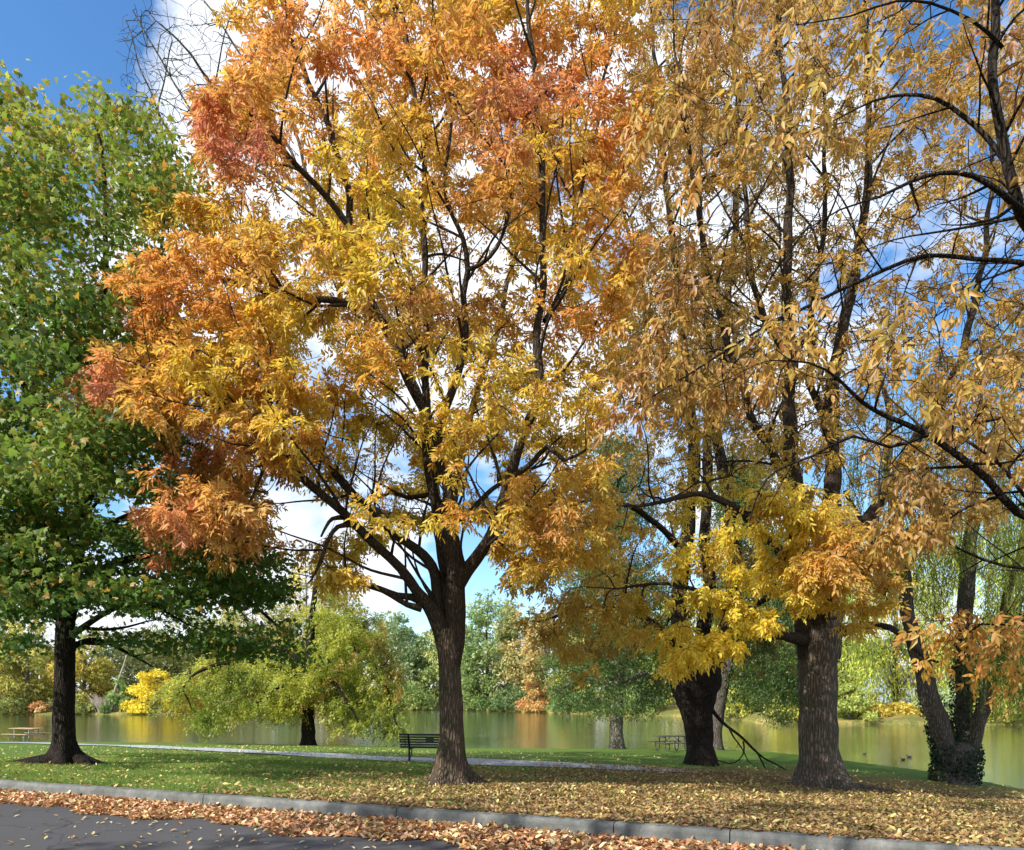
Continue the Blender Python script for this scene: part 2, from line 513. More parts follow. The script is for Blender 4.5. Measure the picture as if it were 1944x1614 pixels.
# ------------------------------------------------------------------ leaves
def leaf_arrays(pos, d, n, L, W, kind, curl=.15, fold=.18):
    """returns verts (N,k,3), face template"""
    d = norm(d); s = norm(np.cross(d, n)); n = np.cross(s, d)
    L = L[:, None]; W = W[:, None]
    if kind == 'blade':
        v = [pos, pos+d*L*.32+s*W*.5+n*W*fold, pos+d*L*.68+s*W*.36-n*L*curl*.5+n*W*fold, pos+d*L-n*L*curl,
             pos+d*L*.68-s*W*.36-n*L*curl*.5+n*W*fold, pos+d*L*.32-s*W*.5+n*W*fold]
        f = [(0, 1, 2, 3), (0, 3, 4, 5)]
    elif kind == 'slim':
        v = [pos, pos+d*L*.45+s*W*.5, pos+d*L-n*L*curl, pos+d*L*.45-s*W*.5]
        f = [(0, 1, 2, 3)]
    elif kind == 'maple':
        v = [pos, pos+d*L*.05+s*W*.5-n*L*curl*.4, pos+d*L*.38+s*W*.30, pos+d*L*.62+s*W*.36-n*L*curl*.6, pos+d*L*.66+s*W*.12,
             pos+d*L-n*L*curl, pos+d*L*.66-s*W*.12, pos+d*L*.62-s*W*.36-n*L*curl*.6, pos+d*L*.38-s*W*.30, pos+d*L*.05-s*W*.5-n*L*curl*.4]
        f = [(0, 1, 2, 8, ), (0, 8, 9, 0), (2, 3, 4, 8), (4, 5, 6, 7), (4, 7, 8, 8)]
        # clean template of quads only
        f = [(0, 1, 2, 4), (4, 2, 3, 4), (0, 4, 5, 6), (0, 6, 8, 9), (6, 7, 8, 6)]
        f = [(0, 1, 2, 4), (0, 4, 5, 6), (0, 6, 8, 9), (2, 3, 4, 2), (8, 6, 7, 8)]
    elif kind == 'tuft':
        v = [pos-s*W*.5, pos+d*L*.5-s*W*.15, pos+d*L-s*W*.45-n*L*curl, pos+d*L*.62+s*W*.05, pos+d*L*.9+s*W*.5-n*L*curl, pos+d*L*.3+s*W*.45, pos]
        f = [(0, 6, 3, 1), (1, 3, 2), (6, 5, 4, 3)]
    return np.stack(v, 1), f
def leaves_object(name, parts, mat, parent=None):
    """parts: list of (verts(N,k,3), faces, colours(N,3))"""
    VV = []; LL = []; SS = []; TT = []; CC = []
    vb = 0; lb = 0
    for v, f, c in parts:
        N, k = v.shape[:2]
        VV.append(v.reshape(-1, 3))
        base = vb+np.arange(N)*k
        fl = [tuple(dict.fromkeys(q)) for q in f]
        tmpl = np.concatenate([np.array(q) for q in fl]); tot = np.array([len(q) for q in fl])
        LL.append((base[:, None]+tmpl[None]).ravel())
        st = np.concatenate([[0], np.cumsum(tot)[:-1]])
        SS.append((lb+np.arange(N)[:, None]*len(tmpl)+st[None]).ravel())
        TT.append(np.tile(tot, N))
        CC.append(np.repeat(c, len(fl), 0))
        vb += N*k; lb += N*len(tmpl)
    me = np_mesh(name, np.concatenate(VV), np.concatenate(LL), np.concatenate(SS), np.concatenate(TT), face_col=np.clip(np.concatenate(CC), 0.001, .95))
    return link(name, me, mat, parent)
def jitter_col(c, rng, amt=.18, hue=.06):
    n = len(c)
    k = 1+rng.normal(0, amt, (n, 1))
    h = rng.normal(0, hue, (n, 1))
    return c*np.clip(k, .4, 1.7)*np.concatenate([1+h, 1-h, 1+h*0], 1)

def compound(pos, out, rng, per, rachis, llen, lwid, colf, droop=.35, pairs=3, flat=.6, back=None):
    """ash-like compound leaves round each twig tip. pos (N,3), out (N,3) twig directions"""
    N = len(pos)
    p = np.repeat(pos, per, 0); o = np.repeat(out, per, 0)
    M = len(p)
    if back is not None:
        p = p-np.repeat(back, per, 0)*rng.random((M, 1))
    r = norm(o*.55+rng.normal(0, .62, (M, 3))*[1, 1, .6]+np.array([0, 0, -droop]))
    up = norm(np.array([0, 0, 1.0])*flat+rng.normal(0, .42, (M, 3)))
    s = norm(np.cross(r, up)); n = np.cross(s, r)
    rl = rachis*rng.uniform(.65, 1.2, (M, 1))
    col = colf(p, rng)
    V = []; Cc = []; fc = None
    lv = rng.uniform(.75, 1.2, M)
    slots = []
    for k in range(pairs):
        t = .35+.5*k/max(pairs-1, 1) if pairs > 1 else .6
        slots += [(t, 1), (t, -1)]
    slots.append((1.0, 0))
    for t, sg in slots:
        q = p+r*rl*t-np.array([0, 0, 1])*(rl*.25*t*t)
        dd = r*(.75 if sg else 1)+s*sg*.85+np.array([0, 0, -droop*.8])+rng.normal(0, .22, (M, 3))
        nn = n+rng.normal(0, .35, (M, 3))
        L = llen*lv*rng.uniform(.75, 1.15, M)
        keep = rng.random(M) < .93
        v, fc = leaf_arrays(q[keep], dd[keep], nn[keep], L[keep], lwid/llen*L[keep]*rng.uniform(.7, 1.2, keep.sum()), 'blade', curl=rng.normal(.16, .14, (int(keep.sum()), 1)))
        V.append(v); Cc.append(jitter_col(col[keep], rng, .12, .04))
    return np.concatenate(V), fc, np.concatenate(Cc)

def simple_leaves(pos, out, rng, per, spread, llen, kind, colf, droop=.3, flat=.6, ratio=1.0, curl=.2):
    p = np.repeat(pos, per, 0); o = np.repeat(out, per, 0)
    M = len(p)
    p = p+rng.normal(0, 1, (M, 3))*spread
    d = norm(o*.4+rng.normal(0, .7, (M, 3))+np.array([0, 0, -droop]))
    n = norm(np.array([0, 0, 1.0])*flat+rng.normal(0, .5, (M, 3)))
    L = llen*rng.uniform(.7, 1.25, M)
    v, f = leaf_arrays(p, d, n, L, L*ratio, kind, curl)
    return v, f, jitter_col(colf(p, rng), rng, .15, .05)

# ------------------------------------------------------------------ tree skeleton
class Skel:
    def __init__(s, tip=.004, p=2.35):
        s.cap = 4096
        s.pos = np.zeros((s.cap, 3)); s.dir = np.zeros((s.cap, 3)); s.par = np.full(s.cap, -1); s.man = np.zeros(s.cap)
        s.n = 0; s.tip = tip; s.p = p; s.chains = []
        s.attach = np.zeros(s.cap, bool)
    def add(s, p, d, par, man=0.0, att=True):
        if s.n >= s.cap:
            s.cap *= 2
            for a in ('pos', 'dir'):
                x = np.zeros((s.cap, 3)); x[:s.n] = getattr(s, a)[:s.n]; setattr(s, a, x)
            x = np.full(s.cap, -1); x[:s.n] = s.par[:s.n]; s.par = x
            x = np.zeros(s.cap); x[:s.n] = s.man[:s.n]; s.man = x
            x = np.zeros(s.cap, bool); x[:s.n] = s.attach[:s.n]; s.attach = x
        i = s.n
        s.pos[i] = p; s.dir[i] = d; s.par[i] = par; s.man[i] = man; s.attach[i] = att
        s.n += 1
        return i
    def limb(s, pts, rad, att_from=0.0, step=.25):
        """pts world (k,3), rad (k,)"""
        arr = np.concatenate([np.asarray(pts, float), np.asarray(rad, float)[:, None]], 1)
        seglen = np.linalg.norm(np.diff(arr[:, :3], axis=0), axis=1).mean()
        c = catmull(arr, max(2, int(round(seglen/step))))
        P_, R_ = c[:, :3].copy(), np.maximum(c[:, 3], .003)
        if att_from < 1e8:
            sl_ = np.concatenate([[0], np.cumsum(np.linalg.norm(np.diff(P_, axis=0), axis=1))])
            am = .055*np.clip(sl_/1.5, 0, 1)[:, None]
            P_ += am*np.stack([snoise(P_, 1.3, 1), snoise(P_, 1.3, 3), .5*snoise(P_, 1.3, 6)], -1)
        par = -1
        start = 0
        if s.n:
            par = int(np.argmin(np.linalg.norm(s.pos[:s.n]-P_[0], axis=1)))
        tan = norm(np.gradient(P_, axis=0))
        idx = []
        L = 0
        for i in range(len(P_)):
            if i: L += np.linalg.norm(P_[i]-P_[i-1])
            par = s.add(P_[i], tan[i], par, R_[i], L >= att_from)
            idx.append(par)
        s.chains.append(idx)
    def spawn(s, rng, every, lo, hi, r0, up=.35, poly=None, front=0.0, rmax=.14, rtip=.007):
        """secondary branches along every limb"""
        for idx in list(s.chains[1:]):
            acc = rng.uniform(.3, 1)*every
            for a, b in zip(idx[:-1], idx[1:]):
                acc += np.linalg.norm(s.pos[b]-s.pos[a])
                if acc < every or s.man[b] > rmax or s.man[b] < rtip*1.1: continue
                acc = 0
                t = s.dir[b]; q = rng.normal(0, 1, 3)+np.array([0, -front, 0]); q -= t*(q@t); q /= np.linalg.norm(q)+1e-9
                d = q*.8+t*.55+np.array([0, 0, up*.5]); d /= np.linalg.norm(d)
                L = rng.uniform(lo, hi)*min(1, .45+s.man[b]/.05*.5)
                side = rng.normal(0, .16, 3)
                pts = [s.pos[b].copy()]
                for k in range(4):
                    d = d+side*.6+np.array([0, 0, up*.28])+rng.normal(0, .10, 3); d /= np.linalg.norm(d)
                    pts.append(pts[-1]+d*L/4)
                if poly is not None:
                    x, y = proj(pts[-1])
                    if not in_poly(np.array(x), np.array(y), poly): continue
                rr = min(s.man[b]*.62, r0)
                s.limb(pts, [rr, rr*.8, rr*.6, rr*.42, rtip], att_from=.2, step=.2)
    def grow(s, sites, rng, bias=.45, lift=.12, seg=.3, wob=.05):
        m = s.n
        att = np.where(s.attach[:m])[0]
        d0 = np.full(len(sites), 1e9)
        for a in range(0, len(sites), 500):
            blk = sites[a:a+500]
            d0[a:a+500] = np.linalg.norm(blk[:, None]-s.pos[att][None], axis=2).min(1)
        order = np.argsort(d0+rng.normal(0, .15, len(sites)))
        tips = np.zeros(len(sites), int); dirs = np.zeros((len(sites), 3)); backs = np.zeros((len(sites), 3))
        for j in order:
            t = sites[j]
            n = s.n
            v = t-s.pos[:n]
            L = np.sqrt((v*v).sum(1))+1e-6
            cosang = (v*s.dir[:n]).sum(1)/L
            cost = L*(1+bias*(1-cosang))+np.where(s.attach[:n], 0, 100)
            i = int(np.argmin(cost))
            Lb = L[i]; p0 = s.pos[i]; d = s.dir[i]
            ctrl = p0+d*Lb*.38+np.array([0, 0, lift*Lb])
            k = int(min(max(math.ceil(Lb/seg), 1), 9))
            par = i
            prev = p0
            for q in range(1, k+1):
                u = q/k
                p = (1-u)**2*p0+2*u*(1-u)*ctrl+u*u*t
                if q < k: p = p+rng.normal(0, 1, 3)*wob*Lb/k
                dd = p-prev; ll = math.sqrt((dd*dd).sum())+1e-9
                par = s.add(p, dd/ll, par)
                prev = p
            tips[j] = par; dirs[j] = s.dir[par]
            backs[j] = s.pos[par]-s.pos[s.par[par]]
        return tips, dirs, backs
    def radii(s):
        n = s.n
        acc = np.zeros(n); haschild = np.zeros(n, bool)
        for i in range(n-1, -1, -1):
            if not haschild[i]: acc[i] = s.tip**s.p
            pr = s.par[i]
            if pr >= 0: acc[pr] += acc[i]; haschild[pr] = True
        r = acc**(1/s.p)
        man = s.man[:n]
        r = np.where(man > 0, man, r)
        for i in range(n):
            pr = s.par[i]
            if man[i] == 0 and pr >= 0: r[i] = min(r[i], r[pr]*.8)
        s.r = np.maximum(r, s.tip*.6)
        return s.r
    def meshes(s, thick=.0, sides=(20, 8, 4, 3), skip_first=0):
        """two meshes: limbs (manual chains) and branches (grown)"""
        r = s.r; n = s.n
        children = [[] for _ in range(n)]
        for i in range(n):
            if s.par[i] >= 0: children[s.par[i]].append(i)
        inman = s.man[:n] > 0
        grown = []
        stack = [i for i in range(n) if not inman[i] and s.par[i] >= 0 and inman[s.par[i]]]
        while stack:
            st = stack.pop()
            ch = [s.par[st], st]
            cur = st
            while children[cur]:
                cs = sorted(children[cur], key=lambda c: -r[c])
                cur2 = cs[0]
                stack += cs[1:]
                ch.append(cur2); cur = cur2
            grown.append(ch)
        def sweep(chains, manual):
            V = []; Q = []; vb = 0
            for ch in chains:
                p = s.pos[ch]; rr = r[ch].copy()
                if not manual: rr[0] = rr[1]*1.05
                m = len(ch)
                if m < 2: continue
                k = sides[0] if rr.max() > .09 else sides[1] if rr.max() > .03 else sides[2] if rr.max() > .012 else sides[3]
                t = norm(np.gradient(p, axis=0))
                ref = np.array([0, 1.0, .13]) if abs(t[0][1]) < .8 else np.array([1.0, 0, .1])
                a = norm(np.cross(t, ref)); b = np.cross(t, a)
                w = 2*PI*np.arange(k)/k
                ring = p[:, None]+rr[:, None, None]*(np.cos(w)[None, :, None]*a[:, None]+np.sin(w)[None, :, None]*b[:, None])
                if manual and k >= 12:
                    nn = snoise(ring, 2.2)*.06+snoise(ring, 6, 2)*.03
                    ring = p[:, None]+(ring-p[:, None])*(1+nn[..., None])
                V.append(ring.reshape(-1, 3))
                i = np.arange(m-1)[:, None]*k; j = np.arange(k)[None]; j2 = (j+1) % k
                Q.append((vb+np.stack([i+j, i+j2, i+k+j2, i+k+j], -1)).reshape(-1, 4))
                vb += m*k
            return np.concatenate(V), np.concatenate(Q)
        return sweep(s.chains[skip_first:], True) if len(s.chains) > skip_first else None, (sweep(grown, False) if grown else None)

def trunk_mesh(name, pts, rad, flare=.8, fh=.28, lobes=5, seed=0, sides=48, lobe=.35, ph=0.0):
    """the bole: closely spaced rings, root flare with buttresses"""
    arr = np.concatenate([np.asarray(pts, float), np.asarray(rad, float)[:, None]], 1)
    c = catmull(arr, 14)
    p, r = c[:, :3], c[:, 3]
    z0 = p[0, 2]+.25               # first point is .25 m under the ground
    h = np.maximum(p[:, 2]-z0, -.25)
    w = 2*PI*np.arange(sides)/sides
    rng = np.random.default_rng(seed)
    lb = np.zeros((len(p), sides))
    e = np.exp(-np.maximum(h, 0)/fh)
    ang = rng.uniform(0, 2*PI, lobes) if ph is None else ph+2*PI*np.arange(lobes)/lobes+rng.normal(0, .22, lobes)
    for a in ang:
        dlt = (w-a+PI) % (2*PI)-PI
        lb += np.exp(-(dlt/.33)**2)[None]*rng.uniform(.7, 1.3)*e[:, None]**.9
    R = r[:, None]*(1+flare*e[:, None]*.6+lobe*lb*flare*1.6)
    V = np.stack([p[:, 0:1]+R*np.cos(w)[None], p[:, 1:2]+R*np.sin(w)[None], np.repeat(p[:, 2:3], sides, 1)], -1)
    nn = snoise(V, 2.5, seed)*.045+snoise(V*[1, 1, .35], 11, seed+2)*.025
    V = p[:, None]+(V-p[:, None])*(1+nn[..., None])
    m = len(p)
    i = np.arange(m-1)[:, None]*sides; j = np.arange(sides)[None]; j2 = (j+1) % sides
    Q = np.stack([i+j, i+j2, i+sides+j2, i+sides+j], -1).reshape(-1, 4)
    return V.reshape(-1, 3), Q

def clumps(poly, nc, per, D0, Dh, rng, spread=(.55, .55, .3), excl=(), Dfun=None, centre=None, pad=14):
    poly = np.array(poly, float)
    x0, y0 = poly.min(0); x1, y1 = poly.max(0)
    cs = []
    while len(cs) < nc:
        x = rng.uniform(x0, x1); y = rng.uniform(y0, y1)
        if not in_poly(np.array(x), np.array(y), poly): continue
        if any(((x-a)/c)**2+((y-b)/d)**2 < 1 for a, b, c, d in excl): continue
        if Dfun: D = Dfun(x, y, rng)
        else:
            cx = (x0+x1)/2; e = math.sqrt(max(0, 1-((x-cx)/((x1-x0)/2*1.08))**2))
            D = D0+Dh*e*rng.uniform(-1, 1)
        cs.append(P(x, y, D))
    cs = np.array(cs)
    s = np.repeat(cs, per, 0)
    s = s+rng.normal(0, 1, s.shape)*np.array(spread)
    px, py = proj(s)
    ok = in_poly(px, py, poly+0)
    for a, b, c, d in excl: ok &= ((px-a)/c)**2+((py-b)/d)**2 > 1
    return s[ok]

def limb_px(lst, D0):
    """lst of (px,py,width_px,dD)"""
    pts = [P(x, y, D0+dd) for x, y, w, dd in lst]
    rad = [w*.5*(D0+dd)/F for x, y, w, dd in lst]
    return pts, rad

def make_tree(name, label, cat, group, base, trunk, limbs, sites, bare, leaffn, bark, leafmat, D0, seed, bark2=None, spawn=None,
              flare=.8, fh=.28, lobes=5, lobe=.35, tip=.005, sides=(16, 8, 4, 3), seg=.3, lift=.12, bias=.45, trunk_sides=48, ph=0.0, wob=.05, att0=1e9):
    rng = np.random.default_rng(seed)
    root = empty(name, tuple(base))
    tag(root, label, cat, group)
    V, Q = trunk_mesh('trunk', *trunk, flare=flare, fh=fh, lobes=lobes, seed=seed, sides=trunk_sides, lobe=lobe, ph=ph)
    link('trunk', quad_mesh('trunk', V, Q, smooth=True), bark, root)
    sk = Skel(tip)
    sk.limb(trunk[0], trunk[1], att_from=att0)
    for pts, rad in limbs: sk.limb(pts, rad, att_from=.25)
    if spawn: sk.spawn(rng, **spawn)
    allsites = np.concatenate([sites, bare]) if len(bare) else sites
    tips, dirs, backs = sk.grow(allsites, rng, bias=bias, lift=lift, seg=seg, wob=wob)
    sk.radii()
    lm, bm = sk.meshes(sides=sides, skip_first=1)
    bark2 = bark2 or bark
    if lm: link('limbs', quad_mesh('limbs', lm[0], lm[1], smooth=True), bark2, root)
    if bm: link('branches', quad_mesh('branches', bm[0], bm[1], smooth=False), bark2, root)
    ns = len(sites)
    parts = leaffn(sites, dirs[:ns], backs[:ns], rng)
    leaves_object('crown', parts, leafmat, root)
    return root

# colour bumps: (px,py,rx,ry,rgb,weight)
def bump_colour(base_list, bumps, nscale=1.3):
    base = np.array(base_list)
    def f(p, rng):
        px, py = proj(p)
        n = snoise(p, nscale)*.5+.5+rng.normal(0, .12, len(p))
        t = np.clip(n, 0, .999)*(len(base)-1)
        i = t.astype(int); u = (t-i)[:, None]
        c = base[i]*(1-u)+base[np.minimum(i+1, len(base)-1)]*u
        for (x, y, rx, ry, rgb, w) in bumps:
            g = np.exp(-(((px-x)/rx)**2+((py-y)/ry)**2)*.8)*w*.85
            g = np.clip(g*(1+.45*snoise(p, 1.6, 4)), 0, 1)*rng.uniform(.55, 1.15, len(p))
            g = np.clip(g, 0, .92)
            c = c*(1-g[:, None])+np.array(rgb)*g[:, None]
        return c
    return f

GOLD = (.62, .43, .06); YEL = (.68, .53, .08); AMB = (.58, .35, .07); ORA = (.66, .30, .10); RED = (.58, .21, .13); PINK = (.50, .19, .16); TAN = (.48, .31, .09); BRO = (.28, .13, .045)

# ================================================================== MAIN ASH TREE
gb = G(853, 1489)
D1 = float(gb[1])
trunk1 = ([gb+[0, 0, -.25]]+[P(x, y, D1) for x, y in ((854, 1475), (856, 1440), (857, 1390), (856, 1330), (854, 1270), (851, 1225), (850, 1195))],
          [w*.5*D1/F for w in (49, 48, 46, 43, 42, 42, 46, 42)])
L1 = [
 [(858, 1262, 34, -.03), (863, 1220, 38, 0), (866, 1170, 40, 0), (866, 1120, 39, 0), (864, 1080, 36, 0), (856, 1030, 32, 0), (849, 970, 29, 0), (845, 915, 26, .1), (836, 865, 24, .1), (820, 815, 20, .1), (800, 772, 19, .1), (776, 715, 18, .1), (749, 653, 18, .2), (725, 600, 17, .2), (700, 540, 16, .3), (680, 480, 15, .4), (663, 425, 13, .5), (652, 350, 12, .5), (630, 270, 11, .5), (600, 180, 10, .6), (565, 95, 9, .6), (530, 30, 8, .6), (490, -40, 6, .7), (450, -120, 4, .8)],
 [(868, 1110, 34, -.1), (885, 1085, 28, -.2), (905, 1058, 25, -.3), (935, 1012, 23, -.5), (957, 960, 21, -.6), (974, 900, 20, -.7), (990, 842, 18, -.8), (1010, 775, 17, -.8), (1024, 710, 15, -.8), (1028, 640, 14, -.8), (1032, 540, 13, -.7), (1034, 430, 12, -.6), (1030, 330, 12, -.5), (1024, 220, 11, -.4), (1012, 110, 9, -.3), (1000, 0, 7, -.2), (990, -120, 5, 0)],
 [(850, 1260, 32, .02), (842, 1215, 36, 0), (830, 1180, 36, -.05), (815, 1155, 28, -.1), (800, 1137, 22, -.2), (785, 1120, 19, -.3), (757, 1080, 18, -.5), (718, 1039, 17, -.8), (680, 1005, 17, -1.0), (645, 972, 16, -1.2), (600, 935, 16, -1.4), (555, 898, 14, -1.6), (525, 868, 13, -1.7), (495, 830, 12, -1.8), (465, 795, 10, -1.9), (428, 768, 9, -2), (385, 740, 8, -2.1), (330, 712, 5, -2.3), (250, 690, 4, -2.4)],
 [(806, 1143, 20, -.15), (780, 1134, 14, -.2), (752, 1130, 12, -.4), (718, 1117, 12, -.6), (675, 1103, 10, -.8), (636, 1088, 8, -1.0)],
 [(800, 1155, 16, -.2), (772, 1148, 11, -.3), (742, 1131, 9, -.45), (715, 1117, 7, -.6)],
 [(836, 1180, 22, .1), (831, 1130, 21, .15), (826, 1085, 20, .2), (808, 1053, 20, .3), (778, 1027, 17, .5), (744, 1003, 15, .7), (712, 975, 13, .9), (680, 950, 12, 1.1), (640, 905, 11, 1.3), (600, 850, 9, 1.5), (560, 790, 7, 1.7), (500, 740, 5, 1.9), (430, 700, 4, 2.1)],
 [(850, 1190, 24, .15), (848, 1120, 23, .25), (842, 1050, 22, .35), (832, 980, 20, .5), (823, 910, 18, .6), (816, 840, 16, .8), (810, 760, 14, .9), (806, 660, 12, 1), (806, 560, 12, 1.0), (808, 460, 11, 1), (805, 350, 10, 1), (795, 240, 10, 1), (780, 130, 8, 1), (768, 40, 7, 1), (760, -80, 5, 1)],
 [(838, 860, 18, 0), (838, 800, 16, -.2), (855, 745, 15, -.4), (868, 690, 14, -.5), (874, 630, 13, -.6), (876, 560, 12, -.6), (889, 512, 11, -.7), (875, 450, 9, -.8), (858, 400, 8, -.8), (840, 320, 7, -.9), (850, 220, 5, -1)],
 [(889, 512, 9, -.7), (918, 498, 8, -.9), (945, 470, 7, -1.1), (962, 420, 6, -1.3), (975, 350, 4, -1.4)],
 [(728, 610, 16, .2), (690, 590, 14, 0), (640, 575, 13, -.3), (590, 572, 12, -.5), (540, 560, 11, -.8), (490, 552, 9, -1), (430, 535, 8, -1.2), (380, 515, 6, -1.4), (310, 505, 4, -1.6)],
 [(664, 430, 12, .5), (640, 400, 12, .4), (600, 350, 11, .2), (555, 300, 10, 0), (510, 255, 9, -.2), (460, 205, 8, -.4), (410, 160, 6, -.6), (360, 100, 4, -.8), (300, 40, 3, -.9)],
 [(1034, 610, 11, -.7), (1060, 570, 10, -.5), (1082, 520, 9, -.3), (1094, 450, 9, -.2), (1100, 380, 8, 0), (1115, 300, 7, .1), (1135, 230, 6, .2), (1150, 130, 5, .3), (1170, 20, 4, .4)],
 [(975, 905, 12, -.7), (1010, 880, 10, -.9), (1040, 850, 9, -1.1), (1070, 878, 7, -1.3), (1110, 860, 5, -1.5)],
 [(850, 970, 14, .1), (880, 985, 12, .5), (905, 960, 11, .9), (935, 930, 9, 1.3), (980, 900, 7, 1.7), (1040, 880, 4, 2)],
 [(836, 955, 12, .5), (815, 940, 10, .9), (780, 945, 9, 1.2), (740, 935, 7, 1.4), (690, 960, 5, 1.6)],
 [(654, 982, 11, -1.1), (630, 985, 8, -1.3), (618, 1000, 6, -1.4), (608, 1020, 4, -1.5)],
 [(668, 996, 12, -1.05), (640, 1000, 9, -1.3), (622, 1025, 8, -1.4), (608, 1065, 7, -1.5), (592, 1095, 4, -1.55), (580, 1108, 3, -1.6)],
 [(495, 830, 10, -1.8), (500, 880, 7, -1.9), (480, 930, 5, -2.0), (465, 980, 4, -2.1)],
]
main_poly = [(108, 735), (150, 680), (205, 625), (240, 570), (205, 520), (300, 500), (330, 450), (400, 430), (455, 375), (395, 320), (372, 250), (380, 180), (430, 150), (480, 80), (395, 10), (470, -60), (560, -140), (700, -230), (900, -260), (1080, -220), (1180, -120), (1230, 20), (1240, 180), (1215, 330), (1215, 480), (1190, 600), (1175, 720), (1140, 820), (1130, 930), (1110, 1010), (1070, 1070), (985, 1095), (960, 1040), (915, 1000), (830, 985), (770, 1010), (700, 1060), (660, 1130), (610, 1110), (560, 1040), (500, 1035), (470, 1065), (380, 1045), (290, 1070), (248, 985), (330, 930), (262, 905), (300, 860), (215, 840), (250, 800), (150, 790)]
ex1 = [(600, 985, 70, 42), (745, 1075, 70, 50), (560, 735, 42, 34), (720, 900, 42, 30), (905, 905, 34, 50), (560, 960, 50, 30), (890, 1010, 40, 40), (600, 655, 26, 30), (1000, 1030, 26, 26)]
def D1fun(x, y, rng):
    rx = 560; ry = 720
    e = math.sqrt(max(.08, 1-((x-740)/rx)**2*.85-((y-420)/ry)**2*.6))
    u = rng.uniform(-1, 1)
    if rng.random() < .62 and 520 < x < 1120: u = abs(u)
    return D1+3.7*e*np.sign(u)*abs(u)**.7
r1 = np.random.default_rng(21)
s1 = clumps(main_poly, 350, 8, D1, 3.6, r1, spread=(.42, .42, .17), excl=ex1, Dfun=D1fun)
lowpoly1 = [(290, 1000), (400, 960), (500, 980), (500, 1040), (400, 1075), (280, 1060)]
s1b = clumps([(250, 900), (400, 880), (520, 940), (500, 1040), (400, 1075), (280, 1060)], 16, 6, D1-1.8, .9, r1, spread=(.38, .38, .14))
s1g = clumps([(300, 360), (480, 330), (560, 480), (480, 640), (300, 640), (210, 560)], 22, 7, D1-1.2, 1.6, r1, spread=(.4, .4, .16))
s1h = clumps([(200, 640), (480, 600), (640, 740), (560, 860), (300, 900), (220, 800)], 24, 7, D1-1.6, 1.4, r1, spread=(.4, .4, .15))
s1c = clumps([(120, 730), (260, 640), (360, 640), (420, 720), (350, 790), (200, 790)], 14, 6, D1-2.2, .9, r1, spread=(.4, .4, .14))
s1d = clumps([(372, 170), (520, 150), (540, 330), (440, 380), (380, 320)], 14, 6, D1-.8, 1.1, r1, spread=(.4, .4, .16))
s1e = clumps([(640, 1040), (700, 1060), (690, 1100), (640, 1130), (600, 1120)], 3, 5, D1-1.2, .3, r1, spread=(.15, .15, .1))
s1f = np.array([P(795, 1215, D1-.5), P(805, 1250, D1-.6), P(780, 1262, D1-.7)])
s1r = clumps([(920, 1040), (980, 880), (1120, 820), (1180, 900), (1150, 1040), (1050, 1090), (970, 1110)], 22, 6, D1-.6, 1.5, r1, spread=(.4, .4, .15))
s1 = np.concatenate([s1, s1b, s1c, s1d, s1e, s1g, s1h, s1r])
bare1 = clumps([(240, -10), (420, 60), (430, 330), (300, 260), (220, 130)], 16, 4, D1+.5, 1.0, r1, spread=(.3, .3, .3))
bare1b = clumps([(520, 600), (760, 650), (820, 1000), (700, 1000), (560, 900)], 34, 8, D1, 1.8, r1, spread=(.55, .55, .45))
bare1b = np.concatenate([bare1b, clumps([(800, 300), (1080, 300), (1120, 800), (980, 960), (880, 980), (820, 700)], 24, 8, D1, 1.8, r1, spread=(.55, .55, .45))])
bare1 = np.concatenate([bare1, bare1b])
col1 = bump_colour([(.62, .34, .07), GOLD, YEL, GOLD, YEL, (.64, .38, .08)], [(180, 700, 100, 100, ORA, .75), (330, 520, 150, 100, ORA, .65), (330, 880, 120, 90, ORA, .5), (600, 80, 220, 100, ORA, .6), (1150, 350, 90, 250, ORA, .45), (330, 1000, 120, 70, ORA, .5),
  (440, 250, 100, 110, RED, .95), (500, 300, 60, 50, PINK, .7), (560, 60, 130, 90, ORA, .9), (700, 110, 170, 90, (.60, .25, .08), .9), (1060, 110, 160, 90, (.64, .25, .07), 1.1),
  (960, 300, 80, 70, ORA, .7), (1000, 170, 90, 70, RED, .8), (900, 250, 70, 60, PINK, .6), (820, 575, 110, 45, (.38, .17, .08), 1.1), (1080, 610, 90, 60, (.62, .27, .06), 1.0), (910, 370, 90, 60, (.56, .25, .08), .9),
  (150, 725, 70, 60, (.60, .24, .15), 1.15), (230, 600, 60, 50, (.60, .25, .14), .8), (330, 560, 120, 60, (.50, .20, .05), .9), (420, 500, 80, 40, ORA, .7), (430, 1000, 110, 60, (.62, .27, .15), .8), (290, 1020, 70, 70, (.66, .28, .15), 1.1),
  (360, 845, 80, 40, PINK, .8), (450, 820, 60, 30, RED, .9), (1060, 985, 80, 70, (.52, .24, .06), .9), (1180, 300, 60, 200, (.56, .2, .04), .7), (600, 930, 80, 50, (.46, .16, .05), .6), (280, 940, 50, 50, ORA, 1.0), (650, 720, 50, 40, ORA, .4)])
def leaf1(s, d, b, rng):
    out = norm(d*.7+norm(s-np.array([gb[0], gb[1], 6.5]))*.7)
    v, f, c = compound(s, out, rng, 10, .26, .12, .045, col1, droop=.35, pairs=3, back=b)
    return [(v, f, c)]
make_tree('ash_tree', 'orange and yellow autumn ash with a slim forked trunk in the middle of the lawn', 'tree', 'ash trees on the lawn', gb, trunk1, [limb_px(l, D1) for l in L1], s1, bare1, leaf1, M_bark_ash, M_leaf, D1, 31, bark2=M_bark_limb_shaded, spawn=dict(every=.5, lo=1.3, hi=3.0, r0=.032, front=.7, poly=main_poly), tip=.0075, wob=.14, flare=1.0, fh=.27, lobes=7, ph=None)

